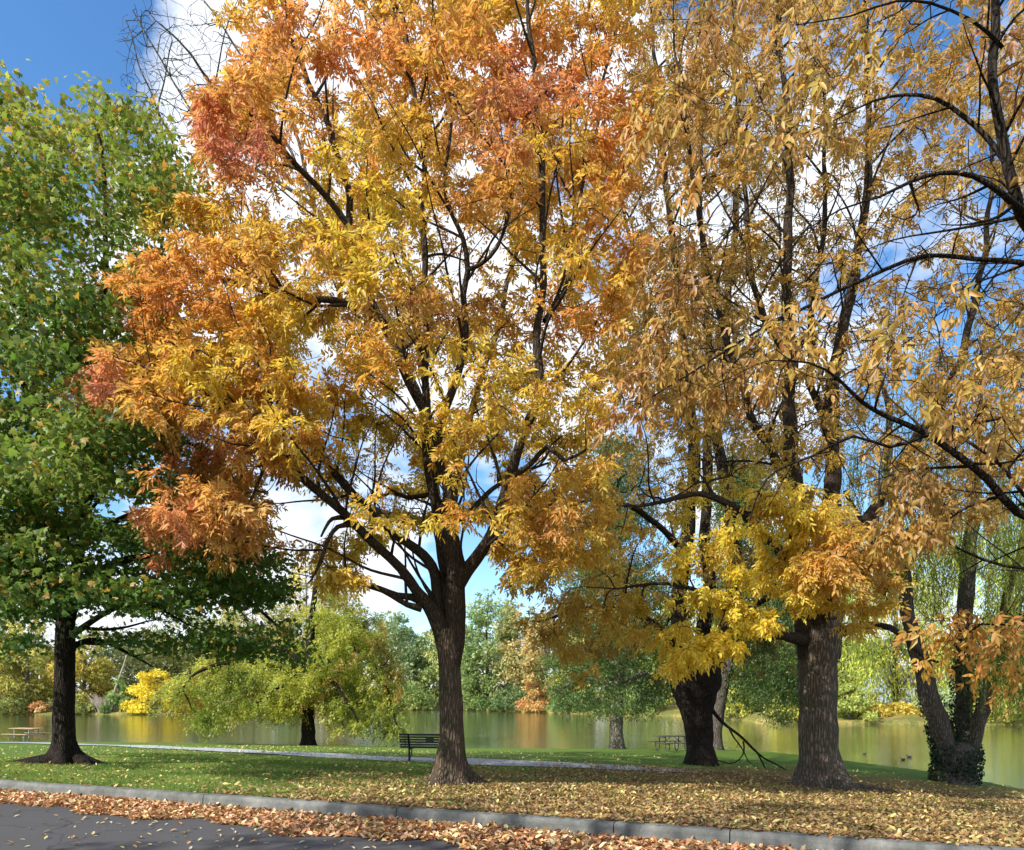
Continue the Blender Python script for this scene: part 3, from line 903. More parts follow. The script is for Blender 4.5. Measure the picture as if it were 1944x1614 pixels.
# ================================================================== BIG RIGHT ASH
g3 = G(1560, 1494)
D3 = float(g3[1])
trunk3 = ([g3+[0, 0, -.25]]+[P(x, y, D3) for x, y in ((1558, 1475), (1555, 1440), (1553, 1390), (1552, 1330), (1552, 1270), (1555, 1215), (1556, 1180))],
          [w*.5*D3/F for w in (74, 73, 71, 68, 67, 70, 76, 68)])
L3 = [
 [(1538, 1250, 42, -.05), (1532, 1200, 42, 0), (1522, 1120, 40, .1), (1516, 1030, 34, .2), (1508, 930, 30, .3), (1500, 820, 26, .4), (1496, 700, 22, .5), (1492, 560, 18, .6), (1500, 400, 15, .7), (1495, 250, 12, .7), (1480, 100, 9, .8), (1470, -60, 6, 1)],
 [(1574, 1250, 38, 0), (1580, 1190, 37, 0), (1584, 1110, 36, .2), (1580, 1010, 34, .4), (1576, 900, 30, .6), (1575, 800, 26, .7), (1590, 680, 22, .8), (1615, 550, 18, .9), (1640, 400, 15, 1), (1650, 250, 12, 1), (1645, 100, 9, 1), (1640, -60, 6, 1)],
 [(1524, 1215, 26, -.2), (1490, 1208, 17, -.6), (1455, 1206, 14, -1.0), (1420, 1190, 12, -1.4), (1385, 1160, 11, -1.8), (1350, 1130, 9, -2.2), (1300, 1112, 7, -2.4), (1240, 1108, 6, -2.4), (1170, 1120, 4, -2.4)],
 [(1596, 1200, 22, -.2), (1640, 1188, 14, -.6), (1690, 1192, 12, -1), (1725, 1215, 9, -1.3), (1760, 1250, 6, -1.5), (1800, 1262, 4, -1.8)],
 [(1580, 1120, 30, .2), (1610, 1050, 26, .6), (1650, 980, 24, 1), (1700, 900, 22, 1.4), (1745, 830, 20, 1.8), (1790, 760, 17, 2.2), (1830, 660, 14, 2.6), (1860, 520, 11, 3), (1880, 360, 8, 3.2), (1890, 200, 5, 3.4)],
 [(1526, 1130, 26, 0), (1490, 1060, 20, -.4), (1440, 1000, 17, -.8), (1390, 960, 14, -1.2), (1330, 940, 11, -1.5), (1260, 950, 8, -1.8), (1190, 960, 5, -2)],
 [(1510, 950, 22, .3), (1470, 870, 17, .2), (1430, 800, 15, 0), (1400, 720, 13, -.2), (1370, 600, 11, -.3), (1340, 480, 10, -.4), (1320, 350, 8, -.5), (1300, 200, 6, -.5), (1280, 60, 4, -.5)],
 [(1550, 1180, 24, -.4), (1545, 1110, 20, -1.2), (1530, 1050, 17, -2.0), (1510, 1000, 14, -2.7), (1480, 960, 10, -3.2), (1440, 940, 6, -3.5)],
 [(1560, 1175, 24, -.4), (1585, 1120, 19, -1.2), (1620, 1070, 16, -2.0), (1650, 1040, 12, -2.7), (1690, 1030, 8, -3.1)],
 [(1500, 700, 15, .5), (1450, 600, 12, .9), (1420, 480, 10, 1.3), (1410, 350, 8, 1.5), (1400, 200, 6, 1.6), (1390, 50, 4, 1.7)],
 [(1576, 820, 16, .7), (1540, 720, 13, 1.2), (1545, 600, 11, 1.6), (1560, 450, 9, 1.9), (1570, 300, 7, 2), (1560, 120, 5, 2)],
]
r3 = np.random.default_rng(33)
poly3 = [(1180, -60), (1300, -220), (1500, -300), (1700, -280), (1900, -200), (2050, 0), (2080, 300), (2000, 600), (1960, 800), (1900, 1000), (1780, 1050), (1600, 900), (1450, 900), (1300, 1000), (1180, 1040), (1120, 950), (1150, 800), (1180, 600), (1200, 400), (1190, 200)]
ex3 = [(1350, 430, 44, 40), (1620, 590, 40, 36), (1700, 480, 44, 34), (1780, 620, 50, 32), (1560, 300, 26, 26)]
s3 = clumps(poly3, 300, 8, D3+.8, 3.5, r3, spread=(.5, .5, .28), excl=ex3)
s3y = clumps([(1245, 1080), (1300, 990), (1400, 930), (1500, 905), (1600, 930), (1650, 1000), (1720, 1080), (1740, 1180), (1700, 1215), (1600, 1180), (1500, 1165), (1420, 1230), (1280, 1280), (1250, 1200)], 50, 8, D3-3, 1.2, r3, spread=(.28, .28, .11), excl=[(1470, 1230, 60, 30)])
s3w = clumps([(1250, 1230), (1300, 1190), (1390, 1200), (1420, 1240), (1330, 1265), (1260, 1275)], 6, 6, D3-3.2, .5, r3, spread=(.18, .18, .06))
s3o = clumps([(1500, 1030), (1560, 990), (1660, 1020), (1700, 1070), (1680, 1120), (1600, 1110), (1530, 1090)], 14, 8, D3-4.0, .5, r3, spread=(.2, .2, .08))
s3l = clumps([(980, 1050), (1100, 1030), (1260, 1080), (1280, 1200), (1200, 1260), (1100, 1290), (1060, 1240), (980, 1180), (940, 1100)], 24, 7, D3-1.2, 1.8, r3, spread=(.45, .45, .16))
s3 = np.concatenate([s3, s3y, s3w, s3o, s3l])
bare3 = clumps(poly3, 170, 10, D3+.8, 3.5, r3, spread=(.6, .6, .5))
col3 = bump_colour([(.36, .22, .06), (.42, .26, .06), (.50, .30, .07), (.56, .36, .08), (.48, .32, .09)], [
  (1420, 1080, 180, 180, (.84, .68, .07), 1.4), (1350, 1230, 130, 70, (.82, .62, .06), 1.3), (1610, 1060, 100, 55, (.56, .27, .07), 1.2), (1660, 1150, 60, 60, GOLD, .8), (1130, 700, 60, 120, (.52, .19, .06), .6), (1250, 250, 120, 150, (.52, .22, .06), .6), (1400, 60, 80, 60, (.45, .16, .08), .4), (1100, 1150, 140, 120, (.50, .34, .06), .9)])  # yellow spray: own yellow, brightened to stand in for sunlight
def leaf3(s, d, b, rng):
    out = norm(d*.8+norm(s-np.array([g3[0], g3[1], 6.0]))*.5)
    v, f, c = compound(s, out, rng, 7, .28, .13, .048, col3, droop=.5, pairs=3, back=b)
    return [(v, f, c)]
make_tree('ash_tree', 'large golden ash with the thickest trunk, dappled with light, right of centre', 'tree', 'ash trees on the lawn', g3, trunk3, [limb_px(l, D3) for l in L3], s3, bare3, leaf3, M_bark_old, M_leaf, D3, 34, bark2=M_bark_limb_shaded, spawn=dict(every=.6, lo=1.4, hi=3.4, r0=.035, front=.8, up=.15, poly=poly3), tip=.009, wob=.16, flare=.6, fh=.3, lobes=7, ph=None, lobe=.42)

# ================================================================== OVERHANGING ASH at the right edge (trunk outside the frame)
b4 = np.array([7.6, 8.6, float(terrain(7.6, 8.6))])
D4 = 7.4
def W(*a): return np.array(a, float)
trunk4 = ([b4+[0, 0, -.25], b4+[0, 0, .2], b4+[0, 0, 1.0], b4+[-.05, 0, 2.0], b4+[-.1, -.05, 3.0]], [.34, .33, .29, .27, .28])
top4 = b4+np.array([-.1, -.05, 2.9])
def lim4(lst, start=None, r0=.1):
    pts, rad = limb_px([(x, y, w*.66, d) for x, y, w, d in lst], D4)
    if start is not None:
        pts = [start]+pts; rad = [r0]+rad
    return pts, rad
L4 = [
 lim4([(2250, 700, 34, .9), (2080, 540, 32, .6), (1960, 430, 30, .2), (1922, 340, 28, 0), (1908, 240, 26, 0), (1900, 140, 24, 0), (1905, 40, 22, 0), (1900, -80, 18, 0), (1880, -220, 12, .1)], top4, .16),
 lim4([(1944, 405, 22, .1), (1905, 370, 17, -.1), (1850, 335, 14, -.2), (1790, 330, 12, -.2), (1740, 345, 10, -.2), (1680, 375, 7, -.2), (1600, 400, 5, -.1), (1520, 440, 4, 0)]),
 lim4([(1918, 320, 18, 0), (1880, 265, 14, .1), (1840, 220, 12, .2), (1790, 180, 10, .3), (1730, 172, 8, .4), (1660, 190, 6, .5), (1590, 228, 4, .5), (1520, 260, 3, .6)]),
 lim4([(2250, 760, 22, 1.2), (2080, 580, 18, 1), (1950, 500, 15, .8), (1850, 480, 13, .7), (1760, 485, 12, .7), (1690, 510, 11, .7), (1620, 545, 10, .7), (1540, 578, 9, .8), (1460, 610, 8, .9), (1380, 665, 7, 1), (1300, 720, 5, 1.1), (1230, 765, 4, 1.2)], top4+W(-.2, 0, .1), .09),
 lim4([(2200, 1050, 26, 1), (2050, 1010, 24, .8), (1950, 965, 22, .7), (1885, 908, 20, .6), (1820, 862, 18, .5), (1750, 820, 16, .4), (1690, 790, 13, .3), (1640, 760, 11, .2), (1590, 725, 8, .1), (1530, 700, 6, 0), (1460, 690, 4, 0)], top4+W(-.1, 0, -.6), .11),
 lim4([(1760, 826, 10, .4), (1690, 850, 9, .2), (1620, 830, 8, 0), (1550, 860, 7, -.2), (1480, 890, 6, -.3), (1440, 930, 5, -.4), (1417, 985, 4, -.4)]),
 lim4([(1960, 960, 13, .7), (1900, 880, 10, .9), (1830, 820, 9, 1.1), (1944, 790, 7, 1.2)]),
 lim4([(2050, 1010, 14, .8), (1990, 1060, 11, .9), (1940, 1080, 9, 1.0), (1870, 1060, 8, 1.1), (1800, 1020, 6, 1.2), (1740, 990, 4, 1.2)]),
 lim4([(2120, 1030, 12, 1), (2050, 1100, 10, 1.3), (1980, 1160, 8, 1.5), (1920, 1190, 6, 1.7), (1860, 1190, 5, 1.9), (1800, 1230, 4, 2.0)]),
 lim4([(1903, 90, 14, 0), (1850, 30, 11, -.2), (1780, -10, 9, -.4), (1700, 0, 7, -.5), (1600, 40, 5, -.5), (1500, 60, 3, -.5)]),
 lim4([(1910, 250, 12, 0), (1950, 180, 10, -.3), (2020, 100, 8, -.5), (2100, 0, 5, -.7)]),
 lim4([(2300, 500, 26, 0), (2350, 300, 22, -.8), (2400, 100, 16, -1.4), (2420, -100, 10, -2)], top4, .14),
 lim4([(2600, 500, 22, .6), (2750, 350, 16, .8), (2900, 200, 10, 1)], top4, .12),
]
r4 = np.random.default_rng(44)
ex4 = [(1620, 600, 55, 50), (1700, 480, 60, 45), (1470, 420, 50, 40), (1620, 350, 40, 30), (1560, 520, 40, 35)]
s4 = np.concatenate([
 clumps([(1230, 40), (1400, -80), (1600, -120), (1800, -140), (2000, -150), (2200, -50), (2150, 200), (1944, 330), (1800, 330), (1600, 230), (1400, 300), (1230, 380), (1180, 260)], 44, 5, D4+.3, .9, r4, spread=(.28, .28, .14), excl=ex4),
 clumps([(1130, 700), (1250, 640), (1400, 640), (1500, 700), (1560, 760), (1440, 800), (1300, 780), (1230, 830), (1150, 870)], 16, 5, D4+1.3, .5, r4, spread=(.22, .22, .14)),
 clumps([(1380, 560), (1600, 540), (1944, 520), (2150, 560), (2100, 900), (1944, 900), (1800, 780), (1600, 720), (1420, 760)], 32, 5, D4+.4, .9, r4, spread=(.26, .26, .14), excl=ex4),
 clumps([(1640, 880), (1760, 860), (1850, 930), (1830, 1010), (1760, 1020), (1690, 1060), (1650, 1000)], 11, 5, D4+.6, .4, r4, spread=(.2, .2, .1)),
 clumps([(1700, 1200), (1800, 1150), (1944, 1130), (2100, 1130), (2100, 1330), (1944, 1330), (1850, 1340), (1760, 1300), (1720, 1260)], 17, 5, D4+2.0, .8, r4, spread=(.3, .3, .14)),
 clumps([(1230, 420), (1330, 380), (1330, 640), (1200, 720), (1180, 560)], 16, 5, D4+1.6, .5, r4, spread=(.22, .22, .14)),
 clumps([(2150, 0), (2500, -150), (2900, 0), (3000, 400), (2700, 700), (2300, 600), (2150, 300)], 50, 6, D4+1, 1.5, r4, spread=(.3, .3, .2)),
])
bare4 = np.concatenate([clumps([(1250, 450), (1450, 350), (1944, 300), (2050, 500), (2000, 1000), (1750, 960), (1500, 900), (1260, 780)], 120, 9, D4+.6, .9, r4, spread=(.5, .35, .4)),
 clumps([(1700, 960), (1944, 1000), (2000, 1200), (1850, 1330), (1700, 1180)], 16, 6, D4+1.4, .6, r4, spread=(.3, .3, .3))])
col4 = bump_colour([(.34, .20, .06), (.44, .26, .06), (.52, .33, .08), (.56, .38, .08), (.44, .22, .07)], [(1900, 60, 90, 90, (.36, .12, .06), .9), (1300, 380, 120, 120, (.52, .19, .05), .6), (1480, 760, 100, 60, (.55, .22, .06), .5), (1850, 1250, 160, 80, (.60, .30, .04), .9), (1900, 1200, 60, 50, (.56, .27, .07), .5), (1160, 760, 60, 100, (.50, .17, .07), .9), (1600, 640, 120, 60, (.62, .42, .08), .8)])
def leaf4(s, d, b, rng):
    out = norm(d+np.array([-.2, -.1, 0]))
    v, f, c = compound(s, out, rng, 3, .27, .125, .048, col4, droop=.8, pairs=2, back=b, flat=.35)
    return [(v, f, c)]
make_tree('ash_tree', 'near ash reaching in from the right edge, dark boughs and big drooping leaves', 'tree', 'ash trees on the lawn', b4, trunk4, L4, s4, bare4, leaf4, M_bark_dark, M_leaf, D4, 45, tip=.006, lift=-.06, seg=.2, wob=.1, spawn=dict(every=.38, lo=.7, hi=1.9, r0=.02, front=.0, up=.0, rtip=.005))

# ================================================================== DARK MULTI-STEM TREE behind
g6 = G(1330, 1452)
D6 = float(g6[1])
trunk6 = ([g6+[0, 0, -.25]]+[P(x, y, D6) for x, y in ((1330, 1440), (1328, 1410), (1326, 1380), (1322, 1350), (1320, 1320), (1320, 1290), (1322, 1270))],
          [w*.5*D6/F for w in (50, 50, 48, 52, 62, 78, 92, 84)])
L6 = [
 [(1300, 1300, 44, 0), (1288, 1250, 36, 0), (1286, 1180, 30, .1), (1296, 1080, 28, .2), (1310, 960, 24, .3), (1318, 850, 22, .4), (1305, 720, 18, .4), (1292, 560, 15, .4), (1270, 400, 12, .4), (1255, 250, 10, .5), (1240, 80, 7, .5), (1230, -60, 4, .5)],
 [(1340, 1300, 44, 0), (1362, 1240, 32, 0), (1388, 1180, 28, .1), (1398, 1090, 25, .3), (1385, 980, 22, .4), (1368, 870, 20, .5), (1360, 760, 18, .6), (1375, 620, 15, .7), (1392, 480, 12, .8), (1400, 320, 9, .9), (1395, 150, 6, 1), (1390, 0, 4, 1)],
 [(1325, 1285, 34, .3), (1335, 1200, 28, .8), (1345, 1100, 24, 1.2), (1340, 980, 20, 1.6), (1345, 800, 16, 2), (1340, 600, 12, 2.2), (1330, 400, 8, 2.4), (1330, 200, 5, 2.4)],
 [(1290, 1230, 18, -.2), (1250, 1190, 13, -.8), (1200, 1160, 11, -1.3), (1150, 1150, 9, -1.8), (1090, 1160, 7, -2.2), (1020, 1180, 4, -2.5)],
 [(1380, 1190, 16, -.2), (1430, 1150, 12, -.6), (1490, 1120, 9, -1), (1550, 1100, 6, -1.3)],
 [(1300, 1050, 16, .2), (1250, 1000, 12, -.4), (1190, 960, 10, -1), (1130, 950, 7, -1.5), (1080, 960, 4, -2)],
 [(1305, 760, 13, .4), (1250, 640, 10, 0), (1210, 520, 8, -.4), (1180, 400, 6, -.6), (1160, 280, 4, -.8)],
 [(1335, 1325, 9, -.1), (1362, 1357, 7, -.2), (1380, 1378, 5.5, -.4), (1400, 1396, 5, -.6), (1425, 1419, 4.5, -.8), (1450, 1440, 3.4, -1), (1470, 1450, 3, -1.2), (1492, 1462, 2, -1.3)],
 [(1384, 1381, 4, -.45), (1392, 1400, 3, -.5), (1408, 1422, 2.5, -.6), (1420, 1445, 2, -.7)],
 [(1411, 1408, 3.5, -.7), (1412, 1425, 3, -.6), (1404, 1440, 2.5, -.5), (1386, 1450, 2.2, -.4), (1360, 1443, 1.8, -.3)],
 [(1438, 1430, 3.5, -.9), (1446, 1445, 3, -1), (1452, 1458, 2, -1)],
]
r6 = np.random.default_rng(66)
s6 = np.concatenate([clumps([(1120, 1000), (1150, 800), (1140, 500), (1170, 200), (1250, 0), (1400, -60), (1500, 100), (1530, 500), (1500, 900), (1480, 1100), (1440, 1180), (1250, 1200), (1150, 1180)], 240, 8, D6+.5, 4.0, r6, spread=(.6, .6, .4)),
                     clumps([(1020, 1120), (1200, 1090), (1260, 1160), (1230, 1260), (1120, 1240), (1040, 1220)], 26, 8, D6-1.5, 1.5, r6, spread=(.5, .5, .2)),
                     clumps([(1250, 1200), (1500, 1150), (1520, 1260), (1420, 1300), (1260, 1290)], 20, 8, D6+1.0, 1.5, r6, spread=(.5, .5, .3))])
bare6 = np.concatenate([clumps([(1120, 900), (1180, 200), (1500, 200), (1550, 900), (1400, 1200), (1200, 1150)], 130, 9, D6, 3, r6, spread=(.7, .7, .6)),
   P(1500, 1466, D6-1.3)[None], P(1480, 1462, D6-1.1)[None], P(1462, 1468, D6-.9)[None], P(1440, 1460, D6-.8)[None], P(1430, 1452, D6-.7)[None], P(1395, 1425, D6-.5)[None], P(1382, 1418, D6-.4)[None], P(1425, 1448, D6-.5)[None], P(1345, 1450, D6-.3)[None], P(1370, 1456, D6-.4)[None]])
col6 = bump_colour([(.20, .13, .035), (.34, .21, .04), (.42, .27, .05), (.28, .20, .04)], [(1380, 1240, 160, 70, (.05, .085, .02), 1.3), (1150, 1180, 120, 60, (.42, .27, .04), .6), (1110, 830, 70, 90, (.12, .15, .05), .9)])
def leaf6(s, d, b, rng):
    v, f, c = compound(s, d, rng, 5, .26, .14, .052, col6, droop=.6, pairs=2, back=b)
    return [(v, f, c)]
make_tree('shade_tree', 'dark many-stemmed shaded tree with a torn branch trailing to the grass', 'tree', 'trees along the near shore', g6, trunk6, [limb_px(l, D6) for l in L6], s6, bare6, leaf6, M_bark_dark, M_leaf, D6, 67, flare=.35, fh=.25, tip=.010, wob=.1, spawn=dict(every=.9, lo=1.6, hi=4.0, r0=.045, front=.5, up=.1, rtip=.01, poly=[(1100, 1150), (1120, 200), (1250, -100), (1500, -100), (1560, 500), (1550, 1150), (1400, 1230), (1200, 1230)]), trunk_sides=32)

# ================================================================== GREEN MAPLE on the left
g2 = G(123, 1450)
D2 = float(g2[1])
trunk2 = ([g2+[0, 0, -.25]]+[P(x, y, D2) for x, y in ((123, 1442), (122, 1420), (122, 1380), (122, 1330), (123, 1270), (124, 1200), (124, 1150))],
          [w*.5*D2/F for w in (46, 44, 41, 38, 36, 35, 34, 34)])
L2 = [
 [(116, 1175, 26, 0), (104, 1100, 24, .1), (96, 1020, 22, .2), (88, 900, 20, .4), (70, 760, 17, .6), (50, 600, 13, .8), (36, 450, 10, 1), (28, 300, 7, 1), (26, 170, 4, 1)],
 [(130, 1175, 26, 0), (142, 1090, 22, -.1), (148, 1000, 20, -.2), (156, 880, 18, -.3), (172, 740, 15, -.4), (188, 600, 12, -.4), (200, 450, 9, -.4), (195, 320, 7, -.4), (182, 200, 4, -.4)],
 [(138, 1205, 14, -.1), (165, 1185, 12, -.4), (200, 1160, 10, -.8), (240, 1150, 8, -1), (300, 1155, 6, -1.3), (360, 1190, 4, -1.6)],
 [(138, 1228, 12, .1), (170, 1215, 10, .5), (210, 1220, 8, 1), (250, 1245, 5, 1.4), (290, 1270, 3, 1.6)],
 [(132, 1150, 18, 0), (180, 1090, 15, .2), (250, 1060, 13, .5), (330, 1060, 11, .8), (410, 1100, 9, 1.1), (480, 1150, 7, 1.4), (540, 1200, 4, 1.6)],
 [(112, 1150, 14, -.2), (70, 1110, 12, -.8), (20, 1090, 10, -1.5), (-60, 1080, 7, -2), (-130, 1100, 4, -2.3)],
 [(150, 980, 14, -.2), (200, 900, 12, -.6), (260, 850, 10, -1), (320, 830, 7, -1.3), (380, 850, 4, -1.5)],
 [(90, 920, 14, .4), (30, 850, 11, .8), (-40, 800, 8, 1), (-120, 780, 5, 1.2)],
 [(165, 800, 13, -.4), (220, 700, 10, -.2), (270, 600, 8, 0), (300, 480, 6, .2), (310, 350, 4, .4), (300, 240, 3, .4)],
 [(75, 800, 12, .6), (20, 680, 9, .2), (-40, 560, 7, 0), (-80, 420, 4, -.2)],
 [(145, 1050, 14, .3), (210, 1000, 12, 1), (300, 970, 10, 1.6), (400, 1000, 7, 2.1), (470, 1050, 4, 2.4)],
]
r2 = np.random.default_rng(22)
poly2 = [(-220, 500), (-160, 300), (-60, 220), (-10, 190), (10, 150), (38, 150), (60, 225), (110, 265), (140, 215), (180, 170), (225, 215), (250, 195), (300, 235), (330, 290), (385, 360), (340, 400), (330, 520), (320, 700), (330, 860), (460, 900), (520, 1000), (540, 1110), (590, 1200), (575, 1290), (520, 1280), (440, 1240), (330, 1230), (280, 1300), (220, 1290), (170, 1230), (60, 1235), (10, 1250), (-150, 1230), (-260, 1100), (-300, 800)]
ex2 = [(20, 300, 22, 40), (110, 520, 30, 50), (240, 560, 36, 50), (60, 620, 30, 36), (230, 760, 40, 30), (230, 960, 60, 36), (560, 1180, 1, 1), (90, 1200, 50, 28), (200, 1235, 36, 26), (300, 890, 30, 30), (60, 890, 36, 26), (180, 400, 20, 30), (15, 960, 40, 24)]
def D2fun(x, y, rng):
    e = math.sqrt(max(.1, 1-((x-120)/420)**2*.9-((y-750)/640)**2*.75))
    return D2+5.5*e*rng.uniform(-1, 1)
s2 = clumps(poly2, 200, 10, D2, 5, r2, spread=(.6, .6, .13), excl=ex2, Dfun=D2fun)
s2b = clumps([(-100, 900), (60, 880), (130, 1000), (140, 1130), (40, 1180), (-100, 1180)], 22, 8, D2-3.5, 1.5, r2, spread=(.6, .6, .16))
s2 = np.concatenate([s2, s2b])
bare2 = clumps(poly2, 30, 5, D2, 4, r2, spread=(.7, .7, .6))
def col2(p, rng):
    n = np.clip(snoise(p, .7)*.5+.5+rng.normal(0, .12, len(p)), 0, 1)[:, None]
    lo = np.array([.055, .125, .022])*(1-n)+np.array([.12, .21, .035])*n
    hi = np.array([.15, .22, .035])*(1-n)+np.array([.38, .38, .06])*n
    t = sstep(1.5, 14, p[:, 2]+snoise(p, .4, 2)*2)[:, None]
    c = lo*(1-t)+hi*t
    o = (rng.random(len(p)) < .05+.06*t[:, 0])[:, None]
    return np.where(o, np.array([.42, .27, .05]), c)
def leaf2(s, d, b, rng):
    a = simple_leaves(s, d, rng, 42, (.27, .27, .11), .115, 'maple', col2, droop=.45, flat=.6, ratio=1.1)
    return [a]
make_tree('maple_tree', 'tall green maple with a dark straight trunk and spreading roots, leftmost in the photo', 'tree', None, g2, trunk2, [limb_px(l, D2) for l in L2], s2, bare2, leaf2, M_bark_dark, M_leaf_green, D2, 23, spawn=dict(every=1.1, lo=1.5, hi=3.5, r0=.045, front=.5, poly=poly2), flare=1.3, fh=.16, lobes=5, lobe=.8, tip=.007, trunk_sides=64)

# ================================================================== BARE-TOPPED ASH behind the main one
g7 = P(858, 1462, 19.5); g7[2] = float(terrain(g7[0], g7[1]))
D7 = 19.5
trunk7 = ([g7+[0, 0, -.25]]+[P(x, y, D7) for x, y in ((858, 1455), (858, 1400), (858, 1330), (858, 1250), (856, 1180), (852, 1120), (848, 1080))],
          [w*.5*D7/F for w in (30, 28, 27, 26, 26, 26, 26, 26)])
L7 = [
 [(848, 1090, 24, 0), (835, 1000, 22, 0), (826, 920, 20, 0), (820, 840, 17, 0), (790, 740, 14, 0), (740, 620, 12, 0), (680, 500, 10, 0), (600, 400, 8, 0), (500, 330, 6, 0), (400, 300, 4, 0)],
 [(838, 1000, 18, 0), (780, 985, 16, .2), (720, 970, 14, .4), (670, 930, 13, .6), (630, 880, 12, .8), (590, 800, 11, .9), (540, 700, 9, 1), (460, 580, 8, 1), (380, 470, 7, 1), (300, 380, 5, 1), (230, 290, 4, 1), (190, 200, 3, 1)],
 [(845, 1050, 18, 0), (862, 960, 16, 0), (880, 870, 15, -.3), (895, 790, 13, -.5), (920, 700, 11, -.6), (960, 560, 9, -.6), (1000, 400, 6, -.6)],
 [(540, 700, 7, 1), (520, 560, 6, .8), (480, 430, 5, .5), (420, 300, 4, .3), (350, 190, 3.5, .2), (290, 90, 3, .1), (250, 20, 2, 0)],
 [(460, 580, 6, 1), (400, 540, 5, 1.2), (330, 480, 4, 1.3), (260, 420, 3, 1.4), (200, 340, 2, 1.5)],
 [(600, 400, 7, 0), (560, 250, 6, 0), (500, 120, 5, 0), (440, 20, 3, 0)],
 [(430, 545, 6, 1), (370, 400, 5, 1), (320, 260, 4, 1), (270, 140, 3, 1), (245, 40, 2, 1)],
 [(600, 400, 6, 0), (520, 220, 5, .4), (450, 90, 4, .6), (390, 0, 3, .8)],
 [(380, 470, 5, 1), (330, 330, 4, .8), (300, 200, 3, .8), (330, 80, 2, .8)],
 [(820, 840, 12, 0), (790, 600, 10, .5), (740, 350, 8, .8), (700, 150, 6, 1), (690, -50, 4, 1)],
]
r7 = np.random.default_rng(77)
s7 = np.concatenate([clumps([(560, 820), (700, 860), (900, 860), (980, 950), (900, 1000), (780, 1010), (640, 960), (540, 900)], 26, 6, D7, 2, r7, spread=(.5, .5, .25)),
                     clumps([(520, 300), (900, 200), (1000, 500), (960, 800), (700, 800), (560, 650)], 50, 7, D7+.5, 2.5, r7, spread=(.6, .6, .4))])
bare7 = np.concatenate([clumps([(215, 60), (260, -20), (450, 20), (420, 200), (400, 380), (300, 330), (225, 220)], 100, 8, D7+.6, .8, r7, spread=(.35, .35, .35)),
                        clumps([(180, 330), (300, 330), (420, 450), (440, 600), (300, 560), (190, 430)], 44, 6, D7+1.0, .5, r7, spread=(.35, .35, .3)),
                        clumps([(470, 60), (760, 0), (760, 150), (560, 250)], 14, 5, D7+.8, .8, r7, spread=(.4, .4, .4))])
col7 = bump_colour([(.5, .32, .07), (.55, .36, .07), (.48, .22, .06), (.50, .16, .07)], [], 1.0)
def leaf7(s, d, b, rng):
    v, f, c = compound(s, d, rng, 3, .24, .12, .046, col7, droop=.5, pairs=2, back=b)
    return [(v, f, c)]
make_tree('ash_tree', 'thinning ash half hidden behind the central trunk, its pale upper twigs bare against the cloud', 'tree', 'ash trees on the lawn', g7, trunk7, [limb_px(l, D7) for l in L7], s7, bare7, leaf7, M_bark_grey, M_leaf, D7, 78, tip=.008, flare=.5, lift=.1, wob=.08)

# ================================================================== ADDED ASHES, unseen: put in for the dappled shade over kerb and lawn
def unseen_shade_ash(x, y, h, R, seed, nc, label):
    rng = np.random.default_rng(seed)
    z = .02
    g = np.array([x, y, z])
    top = g+[0, 0, 3.2]
    tr = ([g+[0, 0, -.25], g+[0, 0, .2], g+[0, 0, 1.2], g+[.05, 0, 2.2], top], [.27, .26, .23, .22, .2])
    lb = []
    for i in range(7):
        a = i*2*PI/7+rng.uniform(-.3, .3); q = rng.uniform(.5, .8)*R
        e = np.array([math.cos(a)*q, math.sin(a)*q, 0])
        lb.append(([top, top+e*.3+[0, 0, (h-3)*.3], top+e*.7+[0, 0, (h-3)*.62], top+e+[0, 0, (h-3)*rng.uniform(.7, .95)]], [.13, .10, .06, .02]))
    c = []
    while len(c) < nc:
        p = rng.uniform(-1, 1, 3)
        if (p*p).sum() < 1: c.append(g+[p[0]*R, p[1]*R, 3.2+(h-3.2)*.5*(1+p[2])])
    c = np.repeat(np.array(c), 14, 0); c = c+rng.normal(0, 1, c.shape)*[.5, .5, .2]
    def lf(s, d, b, r):
        v, f, cc = compound(s, d, r, 8, .27, .12, .046, lambda p, q: np.tile(GOLD, (len(p), 1)), droop=.4, pairs=2, back=b)
        return [(v, f, cc)]
    make_tree('ash_tree', label, 'tree', 'ash trees on the lawn', g, tr, lb, c, np.zeros((0, 3)), lf, M_bark_ash, M_leaf, 10, seed, trunk_sides=24)
unseen_shade_ash(-10.6, -2.4, 17, 4.4, 701, 46, 'unseen golden ash added across the road for its shade, outside the frame on the left')
unseen_shade_ash(-3.4, -7.6, 18, 4.8, 702, 46, 'unseen golden ash added across the road for its shade, behind the viewer')

